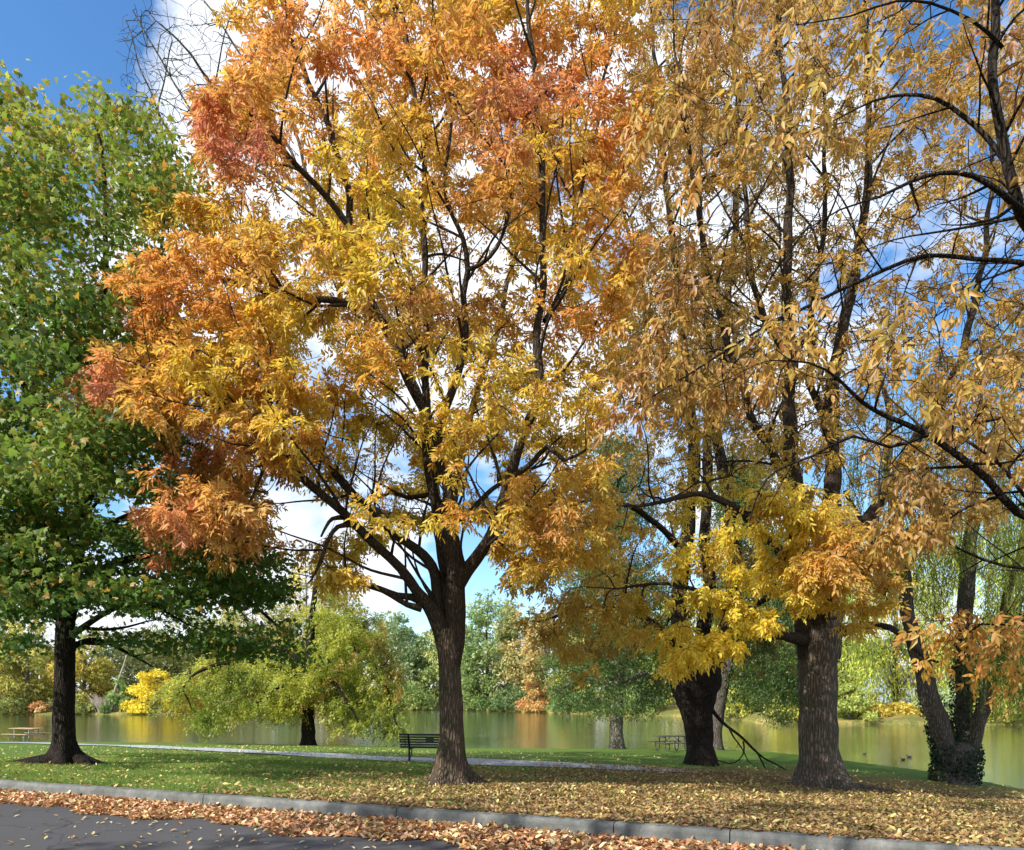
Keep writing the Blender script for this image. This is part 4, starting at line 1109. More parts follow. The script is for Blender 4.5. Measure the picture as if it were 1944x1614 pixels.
# ================================================================== WILLOW at the right shore
g5 = G(1815, 1486)
D5 = float(g5[1])
trunk5 = ([g5+[0, 0, -.25]]+[P(x, y, D5) for x, y in ((1815, 1478), (1815, 1462), (1815, 1448), (1815, 1436), (1817, 1426), (1818, 1416), (1818, 1408))],
          [w*.5*D5/F for w in (64, 66, 64, 64, 64, 62, 50, 34)])
L5 = [
 [(1802, 1462, 38, .05), (1796, 1420, 38, 0), (1782, 1370, 36, -.1), (1766, 1320, 34, -.2), (1750, 1265, 31, -.3), (1735, 1215, 28, -.4), (1722, 1150, 24, -.4), (1712, 1080, 25, -.4), (1700, 980, 20, -.3), (1690, 880, 15, -.2), (1680, 760, 10, 0), (1660, 640, 5, 0)],
 [(1826, 1462, 42, .05), (1834, 1410, 38, .2), (1833, 1350, 33, .4), (1830, 1280, 29, .5), (1830, 1200, 26, .6), (1838, 1100, 27, .7), (1848, 980, 21, .8), (1855, 860, 15, 1), (1860, 740, 9, 1), (1870, 620, 5, 1)],
 [(1842, 1425, 30, 0), (1858, 1370, 27, -.3), (1872, 1310, 23, -.6), (1890, 1230, 19, -.9), (1915, 1130, 15, -1.1), (1940, 1020, 11, -1.3), (1970, 900, 7, -1.5), (2000, 790, 4, -1.6)],
 [(1720, 1130, 15, -.4), (1680, 1080, 12, -1), (1640, 1000, 9, -1.5), (1600, 930, 6, -2)],
 [(1838, 1090, 15, .7), (1790, 1000, 12, 1.3), (1760, 900, 9, 1.8), (1740, 800, 5, 2)],
 [(1895, 1200, 12, -.9), (1960, 1120, 10, -.6), (2040, 1030, 7, -.3), (2100, 950, 4, 0)],
]
r5 = np.random.default_rng(55)
s5 = clumps([(1560, 1000), (1600, 800), (1660, 640), (1800, 560), (1944, 560), (2100, 700), (2200, 900), (2180, 1130), (2000, 1080), (1900, 1120), (1800, 1080), (1700, 1100), (1620, 1100)], 80, 6, D5+.5, 3.2, r5, spread=(.6, .6, .4))
bare5 = np.zeros((0, 3))
def willow_leaves(s, rng, n_str, lo, hi, cola, colb, leaflen=.11, step=.06, zmin=None, clip=None):
    k = rng.integers(0, len(s), n_str)
    st = s[k]+rng.normal(0, .25, (n_str, 3))
    P_ = []; Dr = []; Cc = []
    for i in range(n_str):
        L = rng.uniform(lo, hi)
        m = int(L/step)
        t = np.arange(m)*step
        drift = rng.normal(0, .10, 2)
        x = st[i, 0]+drift[0]*t+.05*np.sin(t*2+i); y = st[i, 1]+drift[1]*t; z = st[i, 2]+.15-t
        ok = z > (zmin if zmin is not None else -1.2)+rng.uniform(0, 1.2)
        p = np.stack([x, y, z], -1)[ok]
        u = rng.random(); c = np.array(cola)*(1-u)+np.array(colb)*u
        P_.append(p); Dr.append(np.tile([drift[0], drift[1], -1.0], (len(p), 1))); Cc.append(np.tile(c, (len(p), 1)))
    p = np.concatenate(P_); d = np.concatenate(Dr)+rng.normal(0, .42, (len(p), 3)); c = np.concatenate(Cc)
    if clip is not None:
        ok = clip(p); p = p[ok]; d = d[ok]; c = c[ok]
    n = rng.normal(0, 1, (len(p), 3))
    L = leaflen*rng.uniform(.7, 1.3, len(p))
    v, f = leaf_arrays(p, d, n, L, L*.22, 'slim', .1)
    return v, f, jitter_col(c, rng, .15, .05)
def leaf5(s, d, b, rng):
    def cl(p):
        px, py = proj(p)
        keep = py < np.where(px < 1700, 1010+(px-1560)*.9+40*np.sin(px*.05), np.where(px < 1870, 1130+50*np.sin(px*.04), 1330+45*np.sin(px*.06)+30*np.sin(px*.17)))
        return keep
    a = willow_leaves(s, rng, 1300, 1.2, 6.5, (.16, .22, .03), (.42, .40, .06), .13, .07, clip=cl)
    s2_ = clumps([(1840, 1170), (1944, 1150), (2050, 1200), (1944, 1290), (1850, 1280)], 14, 6, D5-.8, 1.0, rng, spread=(.5, .5, .2))
    e = willow_leaves(s2_, rng, 420, .8, 2.4, (.07, .12, .02), (.20, .25, .04), .12, .06, zmin=-.9)
    return [a, e]
will = make_tree('willow_tree', 'leaning two-trunked willow clad in ivy at the water edge, far right', 'tree', 'trees along the near shore', g5, trunk5, [limb_px(l, D5) for l in L5], s5, bare5, leaf5, M_bark_grey, M_leaf, D5, 56, flare=.25, lobe=.15, tip=.007, trunk_sides=32)
def ivy():
    rng = np.random.default_rng(8)
    p = []
    for (x0, y0, w0), (x1, y1, w1), n in [((1812, 1484, 78), (1818, 1420, 76), 1500), ((1802, 1450, 46), (1783, 1375, 40), 900), ((1832, 1440, 46), (1832, 1200, 36), 1500), ((1783, 1375, 42), (1765, 1320, 38), 160)]:
        t = rng.random(n); a = rng.uniform(0, 2*PI, n)
        x = x0+(x1-x0)*t; y = y0+(y1-y0)*t; r = (w0+(w1-w0)*t)*.5*D5/F+rng.uniform(.0, .10, n)
        c = PV(x, y, D5+.1)
        p.append(c+np.stack([np.cos(a)*r, np.sin(a)*r, 0*r], -1))
        if len(p) == 1: nn = []
        nn.append(np.stack([np.cos(a), np.sin(a), 0*a+.4], -1))
    p = np.concatenate(p); n = np.concatenate(nn)
    d = rng.normal(0, .5, p.shape)+[0, 0, -1]
    L = rng.uniform(.05, .11, len(p))
    v, f = leaf_arrays(p, d, n+rng.normal(0, .3, p.shape), L, L*.95, 'blade')
    c = jitter_col(np.tile([.022, .045, .012], (len(p), 1)), rng, .3)
    leaves_object('ivy', [(v, f, c)], M_leaf_green, will)
ivy()

# ================================================================== DROOPING YELLOW-GREEN TREE on the shore
g9 = G(585, 1415)
D9 = float(g9[1])
trunk9 = ([g9+[0, 0, -.25]]+[P(x, y, D9) for x, y in ((585, 1408), (585, 1390), (585, 1365), (585, 1330), (586, 1290), (588, 1240), (590, 1200))],
          [w*.5*D9/F for w in (26, 25, 25, 24, 22, 20, 17, 15)])
L9 = [
 [(588, 1220, 15, 0), (592, 1180, 13, 0), (598, 1130, 10, 0), (604, 1090, 7, 0), (610, 1050, 4, 0)],
 [(585, 1320, 12, 0), (555, 1285, 10, -.5), (510, 1262, 9, -1), (460, 1255, 8, -1.3), (410, 1262, 7, -1.5), (365, 1285, 5, -1.8), (335, 1320, 3, -2)],
 [(585, 1290, 11, 0), (550, 1240, 9, .5), (500, 1230, 8, 1), (440, 1245, 6, 1.3), (390, 1275, 4, 1.5)],
 [(586, 1290, 11, 0), (630, 1240, 9, -.3), (680, 1235, 8, -.8), (720, 1280, 6, -1.2), (745, 1340, 5, -1.5), (755, 1380, 3, -1.7)],
 [(588, 1240, 10, 0), (640, 1180, 8, .3), (690, 1190, 6, .6), (730, 1240, 4, .9)],
 [(585, 1320, 10, 0), (620, 1290, 8, -1), (650, 1320, 6, -1.8), (680, 1370, 4, -2.2)],
 [(585, 1315, 9, 0), (560, 1300, 7, -1), (520, 1310, 5, -1.6), (480, 1340, 3, -2)],
]
r9 = np.random.default_rng(99)
p9 = [(315, 1345), (305, 1310), (345, 1262), (400, 1238), (470, 1232), (540, 1240), (575, 1200), (590, 1150), (620, 1110), (670, 1130), (720, 1180), (745, 1250), (765, 1330), (760, 1395), (735, 1395), (690, 1375), (650, 1385), (620, 1345), (580, 1335), (540, 1360), (500, 1350), (450, 1350), (400, 1375), (375, 1385), (360, 1350)]
s9 = clumps(p9, 215, 7, D9-.3, 3.0, r9, spread=(.5, .5, .22), excl=[(580, 1355, 14, 22), (610, 1370, 20, 20)])
def col9(p, rng):
    n = np.clip(snoise(p, .55)*.5+.5+rng.normal(0, .1, len(p)), 0, 1)[:, None]
    c = np.array([.22, .28, .045])*(1-n)+np.array([.52, .52, .09])*n
    o = (snoise(p, .5, 5) > .75)[:, None]
    return np.where(o, np.array([.42, .27, .05]), c)
def leaf9(s, d, b, rng):
    p = np.repeat(s, 60, 0); M = len(p)
    t = rng.random(M)[:, None]
    side = norm(rng.normal(0, 1, (len(s), 3))*[1, 1, .2]); side = np.repeat(side, 60, 0)
    p = p+side*t*.9+np.array([0, 0, -1])*t*t*.75+rng.normal(0, .10, (M, 3))
    dd = side+np.array([0, 0, -.9])*t+rng.normal(0, .45, (M, 3))
    n = norm(np.array([0, 0, 1.0])+rng.normal(0, .5, (M, 3)))
    L = .15*rng.uniform(.7, 1.3, M)
    v, f = leaf_arrays(p, dd, n, L, L*.55, 'tuft', .2)
    return [(v, f, jitter_col(col9(p, rng), rng, .15, .05))]
make_tree('cypress_tree', 'yellow-green feathery tree drooping to the water at the lake edge, left of the bench', 'tree', 'trees along the near shore', g9, trunk9, [limb_px(l, D9) for l in L9], s9, np.zeros((0, 3)), leaf9, M_bark_dark, M_leaf, D9, 98, flare=.45, tip=.012, trunk_sides=24, seg=.6, lift=.15)

# two more shore trees at the right
def shore_tree(name, label, base_px, trunk_l, limbs_l, poly, nc, D_h, colf, bark, seed, per=8, leaf=.16):
    g = G(*base_px); D = float(g[1])
    tr = ([g+[0, 0, -.25]]+[P(x, y, D) for x, y, w in trunk_l], [trunk_l[0][2]*.5*D/F]+[w*.5*D/F for x, y, w in trunk_l])
    r = np.random.default_rng(seed)
    s = clumps(poly, nc, per, D, D_h, r, spread=(.6, .6, .3))
    def lf(s_, d, b, rng):
        p = np.repeat(s_, 34, 0)+rng.normal(0, 1, (len(s_)*34, 3))*[.36, .36, .2]
        dd = rng.normal(0, .7, p.shape)+[0, 0, -.5]; n = norm(np.array([0, 0, .8])+rng.normal(0, .5, p.shape))
        L = leaf*rng.uniform(.7, 1.3, len(p))
        v, f = leaf_arrays(p, dd, n, L, L*.5, 'tuft', .2)
        return [(v, f, jitter_col(colf(p, rng), rng, .18, .05))]
    return make_tree(name, label, 'tree', 'trees along the near shore', g, tr, [limb_px(l, D) for l in limbs_l], s, np.zeros((0, 3)), lf, bark, M_leaf_green, D, seed, flare=.3, tip=.012, trunk_sides=24, seg=.6)
def dkgreen(p, rng):
    n = np.clip(snoise(p, .6)*.5+.5, 0, 1)[:, None]
    return np.array([.045, .09, .02])*(1-n)+np.array([.14, .21, .05])*n
shore_tree('shade_tree', 'dark green low-hanging tree with a sunlit pale grey trunk at the shore', (1171, 1421), [(1171, 1415, 28), (1170, 1400, 27), (1170, 1375, 26), (1170, 1350, 26), (1172, 1310, 25), (1175, 1260, 22), (1178, 1200, 18)],
 [[(1178, 1210, 16, 0), (1180, 1120, 12, 0), (1175, 1020, 8, 0), (1170, 920, 4, 0)], [(1172, 1320, 12, 0), (1130, 1290, 9, -.5), (1080, 1300, 6, -1), (1050, 1320, 4, -1.2)], [(1172, 1310, 12, 0), (1220, 1280, 9, .4), (1255, 1300, 5, .8)], [(1175, 1270, 10, 0), (1120, 1230, 8, .6), (1070, 1230, 5, 1)]],
 [(1030, 1330), (1040, 1260), (1060, 1200), (1090, 1130), (1110, 1000), (1130, 850), (1180, 800), (1230, 900), (1260, 1060), (1290, 1180), (1290, 1290), (1250, 1350), (1215, 1368), (1180, 1350), (1130, 1372), (1090, 1345)], 200, 3.5, dkgreen, M_bark_pale, 111)
shore_tree('shade_tree', 'dark green tree with a leaning grey trunk between the shaded tree and the biggest trunk', (1358, 1424), [(1357, 1418, 28), (1357, 1400, 27), (1360, 1370, 26), (1366, 1330, 25), (1374, 1290, 24), (1384, 1240, 22), (1392, 1180, 18)],
 [[(1392, 1190, 16, 0), (1400, 1100, 12, 0), (1405, 980, 8, 0), (1410, 860, 4, 0)], [(1376, 1290, 12, 0), (1420, 1260, 9, .4), (1470, 1270, 7, .8), (1505, 1300, 4, 1.1)], [(1384, 1245, 10, 0), (1440, 1200, 8, -.6), (1490, 1200, 5, -1)]],
 [(1385, 1350), (1380, 1280), (1360, 1200), (1340, 1050), (1380, 850), (1440, 850), (1500, 1000), (1560, 1120), (1580, 1250), (1540, 1330), (1490, 1370), (1450, 1372), (1420, 1340)], 190, 3.5, dkgreen, M_bark_grey, 112)

# ================================================================== FAR SHORE TREES
def far_tree(name, label, cat, px, top, wpx, ex, shape, ca, cb, seed, n=3800, group='trees on the far shore', base=None, leaf=.42, trunkw=.35, low=.06, bark=None):
    rng = np.random.default_rng(seed)
    n = int(n*1.7); leaf = leaf*1.08
    ca = tuple(min(.9, x*1.25) for x in ca); cb = tuple(min(.9, x*1.2) for x in cb)
    b = farP(px, ex); D = b[1]
    H = (EYE-(top-HY)/F*D)-b[2]
    R = wpx*.5*D/F
    root = empty(name, tuple(b)); tag(root, label, cat, group)
    # sub-crowns on limbs
    K = int(26+R*H*.7)
    K = min(K, 110)
    u = rng.uniform(low, 1, K)
    a = rng.uniform(0, 2*PI, K)
    if shape == 'cone': rad = R*(1-u)**.9+.15
    elif shape == 'column': rad = R*np.sin(np.clip(u*.9+.1, 0, 1)*PI)**.5
    elif shape == 'shrub': rad = R*np.sqrt(np.clip(1-u**2, .02, 1))
    else: rad = R*np.sqrt(np.clip(1-((u-.5)/.55)**2, .03, 1))
    rr = rad*rng.uniform(.25, .95, K)**.6
    c = np.stack([b[0]+np.cos(a)*rr, b[1]+np.sin(a)*rr, b[2]+u*H*.95], -1)
    sz = np.maximum(rad*rng.uniform(.22, .42, K), .35 if shape != 'cone' else .25)
    # limbs
    tb = MB()
    tz = [0, .3, .6, .93]
    tb.tube([(b[0]+rng.normal(0, .1)*q*4, b[1], b[2]-.1+H*q) for q in tz], [trunkw, trunkw*.75, trunkw*.45, .05], 8)
    for i in range(0, K, 3):
        z0 = b[2]+max(.05, u[i]-.22)*H*.85
        q = (b[0], b[1], z0)
        mid = [(q[j]+c[i][j])/2 for j in range(3)]; mid[2] += .1*R
        tb.tube([q, mid, tuple(c[i])], [trunkw*.3*(1.1-u[i]), trunkw*.15*(1.1-u[i])+.01, .02], 4)
    me = bpy.data.meshes.new('trunk'); me.from_pydata(tb.v, [], tb.f); me.update()
    link('trunk', me, bark or M_bark_far, root)
    w = sz**2; w = w/w.sum()
    k = rng.choice(K, n, p=w)
    dirn = norm(rng.normal(0, 1, (n, 3))+[0, 0, .25])
    p = c[k]+dirn*(sz[k]*rng.uniform(.45, 1.1, n))[:, None]*[1, 1, .72]
    p[:, 2] = np.maximum(p[:, 2], b[2]-.1+rng.uniform(0, .3, n))
    if shape == 'weep':
        p[:, 2] -= rng.random(n)**2*H*.22
        dd = rng.normal(0, .35, (n, 3))+[0, 0, -1.0]
        p[:, 2] = np.maximum(p[:, 2], b[2]+.05)
    else: dd = dirn*.6+rng.normal(0, .6, (n, 3))+[0, 0, -.2]
    nn = norm(dirn+rng.normal(0, .5, (n, 3)))
    L = leaf*rng.uniform(.55, 1.3, n)*(D/100)**.7
    v, f = leaf_arrays(p, dd, nn, L, L*(.4 if shape == 'weep' else .75), 'tuft', .2)
    t = np.clip(.5+.35*rng.normal(0, 1, K)[k]+.3*snoise(p, .25, seed % 7)+rng.normal(0, .12, n), 0, 1)[:, None]
    col = np.array(ca)*(1-t)+np.array(cb)*t
    leaves_object('crown', [(v, f, jitter_col(col, rng, .16, .04))], M_leaf_far, root)
    return root
OLV = ((.16, .19, .05), (.33, .32, .08)); YG = ((.24, .27, .05), (.48, .45, .08)); GRN = ((.10, .17, .045), (.22, .28, .08)); PGR = ((.17, .25, .11), (.32, .38, .17)); DGR = ((.035, .07, .025), (.09, .14, .05)); GO = ((.42, .32, .05), (.60, .48, .09)); ORG = ((.28, .26, .09), (.46, .32, .12))
FT = [
 ('round_tree', 'olive tree at the left edge of the far shore', -40, 1120, 190, 6, 'round', OLV, 4200),
 ('round_tree', 'yellowing tree on the far shore just left of the maple trunk', 50, 1175, 140, 4, 'round', ((.25, .25, .05), (.48, .42, .10)), 4200),
 ('round_tree', 'golden rounded tree on the far shore just right of the maple trunk', 160, 1215, 110, 5, 'round', ((.30, .27, .05), (.55, .42, .09)), 3600),
 ('conifer_tree', 'small green conifer on the far shore beside the dry brush', 228, 1283, 58, 2.0, 'cone', ((.12, .2, .06), (.30, .38, .12)), 2400),
 ('round_tree', 'dark wooded crown behind the green conifer on the far shore', 262, 1190, 190, 16, 'round', ((.06, .09, .03), (.16, .17, .05)), 3600),
 ('round_tree', 'olive green tree behind the yellow shrub', 370, 1165, 150, 14, 'round', OLV, 3400),
 ('round_tree', 'green and amber tree behind the drooping shore tree', 480, 1130, 170, 12, 'round', ((.18, .20, .05), (.40, .34, .08)), 3600),
 ('poplar_tree', 'tall thin yellow tree rising beside the maple crown on the far shore', 583, 1045, 105, 10, 'column', ((.33, .30, .06), (.58, .48, .12)), 3400),
 ('poplar_tree', 'tall sparse amber tree right of the thin yellow tree', 655, 1090, 90, 9, 'column', ((.36, .30, .07), (.56, .42, .12)), 2800),
 ('round_tree', 'pale silvery green tree left of the central trunk', 745, 1155, 110, 7, 'round', PGR, 4200),
 ('spruce_tree', 'small dark spruce against the sky left of the central trunk', 793, 1222, 46, 10, 'cone', ((.06, .10, .06), (.13, .18, .10)), 1800),
 ('round_tree', 'light green tree right behind the central trunk', 838, 1195, 90, 5, 'round', ((.18, .24, .07), (.40, .42, .14)), 3200),
 ('poplar_tree', 'tall fresh green tree right of the central trunk on the far shore', 925, 1108, 118, 6, 'column', ((.14, .21, .07), (.36, .42, .16)), 5200),
 ('round_tree', 'broad olive and pink tinged tree beside the tall green one', 985, 1135, 100, 8, 'round', ((.20, .24, .08), (.48, .36, .14)), 4200),
 ('round_tree', 'orange tree on the far shore', 1035, 1150, 80, 3, 'column', ORG, 3600),
 ('round_tree', 'yellow and green tree right of the orange one', 1095, 1180, 90, 3, 'round', ((.22, .26, .06), (.52, .44, .12)), 3400),
 ('pine_tree', 'very tall grey-green pine showing through the crowns', 1105, 745, 150, 8, 'cone', ((.07, .10, .055), (.17, .21, .11)), 5200),
 ('round_tree', 'tree of the far shore glimpsed above the table', 1190, 1130, 150, 6, 'round', GRN, 3600),
 ('round_tree', 'pale yellow-green tree behind the shaded trunk', 1300, 1110, 160, 8, 'round', YG, 3800),
 ('round_tree', 'green and yellow tree left of the biggest trunk, far side of the lake', 1440, 1090, 170, 8, 'round', ((.14, .19, .05), (.40, .40, .08)), 4200),
 ('willow_tree', 'far willow right behind the biggest trunk', 1585, 1000, 170, 5, 'weep', ((.20, .27, .04), (.46, .48, .07)), 5200),
 ('willow_tree', 'bright yellow-green willow above the pale bank on the far shore', 1700, 960, 190, 13, 'weep', ((.30, .34, .05), (.58, .56, .10)), 5600),
 ('willow_tree', 'far willow behind the leaning ivy trunks', 1835, 900, 220, 7, 'weep', ((.22, .29, .05), (.50, .50, .09)), 6200),
 ('willow_tree', 'far willow at the right edge', 1985, 930, 210, 6, 'weep', ((.16, .24, .05), (.38, .42, .09)), 5200),
]
for i, (nm, lb, px, top, w, ex, sh, (ca, cb), n) in enumerate(FT):
    far_tree(nm, lb, 'tree', px, top, w, ex, sh, ca, cb, 200+i, n=n)
FB = [
 ('yellow_shrub', 'bright yellow shrub at the water edge of the far shore', 298, 1268, 105, 1.5, ((.55, .42, .03), (.75, .60, .06)), 4200),
 ('green_shrub', 'olive shrub at the far waterline by the left edge', 20, 1315, 90, 1.2, OLV, 1600),
 ('russet_shrub', 'small russet shrub at the far waterline left of the maple trunk', 74, 1335, 34, .8, ((.5, .26, .1), (.6, .4, .18)), 500),
 ('green_shrub', 'pale green shrub left of the dry brush', 150, 1318, 60, 1.2, ((.2, .24, .06), (.4, .4, .12)), 1400),
 ('green_shrub', 'green shrub between the dry brush and the yellow shrub', 250, 1330, 40, 1.4, YG, 900),
 ('green_shrub', 'low shrub under the drooping shore tree, far side', 420, 1305, 110, 1.5, OLV, 1800),
 ('green_shrub', 'rounded shrub behind the feathery tree trunk', 540, 1300, 100, 1.5, GRN, 1600),
 ('green_shrub', 'green and amber shrub seen left of the bench', 650, 1298, 90, 1.5, ((.2, .22, .05), (.42, .32, .08)), 1600),
 ('green_shrub', 'bright green shrub overhanging the water above the bench', 765, 1290, 110, 1.2, ((.16, .23, .06), (.36, .40, .12)), 2600),
 ('green_shrub', 'dense green shrub immediately right of the central trunk', 910, 1275, 95, 1.2, GRN, 2600),
 ('green_shrub', 'dark green shrub with a shaded hollow at the far waterline', 975, 1300, 80, 1.3, ((.07, .12, .04), (.18, .24, .08)), 2200),
 ('orange_shrub', 'pinkish orange shrub at the far waterline', 1020, 1285, 70, 1.2, ((.45, .22, .08), (.5, .36, .12)), 1500),
 ('green_shrub', 'green shrub left of the pale trunk across the water', 1085, 1290, 90, 1.2, GRN, 2000),
 ('green_shrub', 'low green shrub right of the pale trunk across the water', 1215, 1300, 90, 1.2, GRN, 1600),
 ('green_shrub', 'low yellow shrub left of the biggest trunk across the water', 1400, 1310, 100, 1.3, YG, 2000),
 ('green_shrub', 'yellow-green shrub touching the left side of the biggest trunk', 1490, 1315, 90, 1.2, YG, 2200),
 ('green_shrub', 'leafy green shrub right of the biggest trunk at the far waterline', 1610, 1300, 90, 1.3, ((.12, .18, .04), (.34, .38, .09)), 2600),
 ('yellow_shrub', 'yellow shrub left of the small house', 1655, 1325, 60, 4.0, GO, 1200),
 ('yellow_shrub', 'low golden shrub below the small house', 1720, 1338, 110, 6.0, GO, 1800),
 ('green_shrub', 'pale green shrub behind the leaning willow trunk', 1790, 1305, 90, 2.0, PGR, 2200),
 ('green_shrub', 'green shrub right of the ivy clad trunks across the water', 1885, 1300, 110, 1.5, YG, 2600),
 ('green_shrub', 'green shrub at the right edge of the far shore', 1985, 1290, 120, 1.5, GRN, 2400),
]
for i, (nm, lb, px, top, w, ex, (ca, cb), n) in enumerate(FB):
    far_tree(nm, lb, 'shrub', px, top, w, ex, 'shrub', ca, cb, 300+i, n=n, group='shrubs along the far waterline', leaf=.30, trunkw=.08, low=.0)
# far wood behind everything
def far_wood():
    rng = np.random.default_rng(400)
    n = 26000
    px = rng.uniform(-1400, 3300, n)
    ex = 26+rng.uniform(0, 14, n)
    D = np.interp(px, fs_px, fs_D)+ex
    topz = (EYE-(1215+18*np.sin(px*.021)+14*np.sin(px*.057+1)-HY)/F*D)
    z = bank_z(ex)+rng.random(n)**.8*(topz-bank_z(ex))
    p = np.stack([(px-CX)/F*D, D, z], -1)
    dd = rng.normal(0, 1, (n, 3)); nn = norm(rng.normal(0, 1, (n, 3))+[0, -.6, .5])
    L = 1.3*rng.uniform(.6, 1.3, n)
    v, f = leaf_arrays(p, dd, nn, L, L*.8, 'tuft', .2)
    t = np.clip(.5+.6*snoise(p, .12), 0, 1)[:, None]
    c = np.array([.10, .13, .04])*(1-t)+np.array([.26, .25, .08])*t
    o = leaves_object('far_wood', [(v, f, jitter_col(c, rng, .15))], M_leaf_far)
    tag(o, 'mixed green and yellow wood far behind the lake shore', 'wood', kind='stuff')
far_wood()

# dry brush on the far shore
def dry_brush():
    rng = random.Random(6)
    b = farP(203, 1.2)
    mb = MB()
    for i in range(230):
        a = rng.uniform(0, 2*PI); r = rng.uniform(0, 1.6)
        s = np.array([b[0]+math.cos(a)*r, b[1]+math.sin(a)*r*.6, b[2]-.1])
        L = rng.uniform(1.5, 3.3); a2 = a+rng.uniform(-.8, .8)
        e = s+np.array([math.cos(a2)*L*.55, math.sin(a2)*L*.4, L])
        m = (s+e)/2+np.array([0, 0, .35])
        mb.tube([s, m, e+[0, 0, -.4]], [.035, .028, .012], 3)
    mb.tube([b+[.5, .3, 0], b+[1.0, .3, 3.2], b+[2.2, .3, 6.6], b+[2.7, .3, 8.2]], [.13, .11, .08, .05], 6)
    m, nt, out = new_mat('dry_twigs')
    principled(nt, out, mixc(nt, noise(nt, nd(nt, 'ShaderNodeTexCoord').outputs['Object'], 2, 4), (.30, .24, .2), (.62, .52, .46)), .9, None, .1)
    tag(mb.build('dry_brush', m), 'tangle of pale leafless brush with a slanting dead stem on the far shore', 'brush')
dry_brush()

# small house across the lake
def house():
    b = farP(1722, 24)
    b[2] = -.3
    r = empty('small_house', tuple(b), .12); tag(r, 'small pale blue-grey house glimpsed through leaves across the lake', 'house')
    def solid(nm, c, rough=.7):
        m, nt, out = new_mat(nm); tc = nd(nt, 'ShaderNodeTexCoord').outputs['Object']
        principled(nt, out, mixc(nt, noise(nt, tc, 3, 4), c, tuple(x*.75 for x in c)), rough, None, .3); return m
    wm = solid('house_siding', (.42, .52, .58)); rm = solid('house_roof', (.12, .11, .11)); tm = solid('house_trim', (.8, .8, .78))
    gm = solid('house_glass', (.04, .05, .06), .1)
    w = MB(); w.box((0, 0, 1.5), (9, 6, 3.0), 0, .03)
    w.add([(-4.5, -2.9, 3), (-4.5, 2.9, 3), (-4.5, 0, 4.6), (4.5, -2.9, 3), (4.5, 2.9, 3), (4.5, 0, 4.6)], [(0, 1, 2), (3, 5, 4)])
    w.build('wall', wm, r)
    rf = MB()
    rf.add([(-4.9, -3.4, 2.85), (4.9, -3.4, 2.85), (4.9, 0, 4.75), (-4.9, 0, 4.75), (-4.9, 3.4, 2.85), (4.9, 3.4, 2.85), (-4.9, -3.4, 3.0), (4.9, -3.4, 3.0), (4.9, 0, 4.92), (-4.9, 0, 4.92), (-4.9, 3.4, 3.0), (4.9, 3.4, 3.0)],
           [(6, 7, 8, 9), (9, 8, 11, 10), (0, 3, 2, 1), (3, 4, 5, 2), (0, 1, 7, 6), (4, 10, 11, 5), (0, 6, 9, 3), (3, 9, 10, 4), (1, 2, 8, 7), (2, 5, 11, 8)])
    rf.build('roof', rm, r)
    for x in (-3.0, -.6, 3.0):
        f = MB(); f.box((x, -3.02, 1.6), (1.3, .08, 1.3), 0, .01); fo = f.build('window', tm, r)
        g = MB()
        for dx in (-.29, .29): g.box((x+dx, -3.07, 1.6), (.5, .03, 1.1))
        g.build('pane', gm, fo)
    d = MB(); d.box((1.2, -3.03, 1.05), (.95, .08, 2.1), 0, .01); do = d.build('door', tm, r)
    h = MB(); h.box((1.5, -3.1, 1.0), (.06, .06, .14), 0, .01); h.build('handle', gm, do)
house()

# ================================================================== BENCH
def metal(nm, c, rough=.4, spec=.5):
    m, nt, out = new_mat(nm); tc = nd(nt, 'ShaderNodeTexCoord').outputs['Object']
    n_ = noise(nt, tc, 25, 4, .6)
    principled(nt, out, mixc(nt, n_, c, tuple(x*1.6 for x in c)), rough, bump(nt, n_, .2, .002), spec); return m
M_blk = metal('black_metal', (.006, .006, .008), .42)
def bench():
    a = G(776, 1447)
    b = np.array(a)
    # direction of the path here
    k = int(np.argmin(np.linalg.norm(path_pts-b[:2], axis=1)))
    t = path_pts[min(k+3, len(path_pts)-1)]-path_pts[k-3]
    yaw = math.atan2(t[1], t[0])*.55
    L = 1.85
    ca, sa = math.cos(yaw), math.sin(yaw)
    o = b+np.array([ca, sa, 0])*(L/2-.28)
    o[2] = float(terrain(o[0], o[1]))
    r = empty('park_bench', tuple(o), yaw); tag(r, 'black slatted metal bench seen from behind beside the path', 'bench')
    S = MB()
    for i in range(4):
        y = .06-.028*(i+1)
        S.box((0, .02-.022*i+.02, .53+.075*(i)), (L, .012, .05), 0, .004)
    S.box((0, -.055, .53+.075*4), (L, .03, .06), 0, .008)
    bk = S.build('backrest', M_blk, r)
    pl = MB(); pl.box((.0, -.05, .68), (.24, .012, .16), 0, .004); pl.build('plaque', M_blk, bk)
    T = MB()
    for i in range(6): T.box((0, .10+.075*i, .44-.003*abs(i-3)), (L, .055, .012), 0, .004)
    T.box((0, .5, .42), (L, .03, .05), 0, .008); T.box((0, .06, .455), (L, .03, .06), 0, .008)
    T.build('seat', M_blk, r)
    for sx in (-1, 1):
        x = sx*(L/2-.28)
        g = MB()
        g.tube([(x, .06, -.1), (x, .06, .42), (x, .0, .62), (x, -.065, .86)], [.033, .033, .03, .028], 10)
        g.tube([(x, .06, .40), (x, .3, .40), (x, .52, .40)], .022, 8)
        g.tube([(x, .3, .40), (x, .3, .2), (x, .06, .1)], .018, 6)
        g.box((x, .06, .006), (.13, .2, .012), 0, .003)
        g.build('leg', M_blk, r)
        h = MB(); h.tube([(sx*(L/2-.02), .0, .62), (sx*(L/2-.02), .12, .66), (sx*(L/2-.02), .36, .65), (sx*(L/2-.02), .5, .60), (sx*(L/2-.02), .5, .44)], .016, 8)
        h.build('armrest', M_blk, r)
bench()

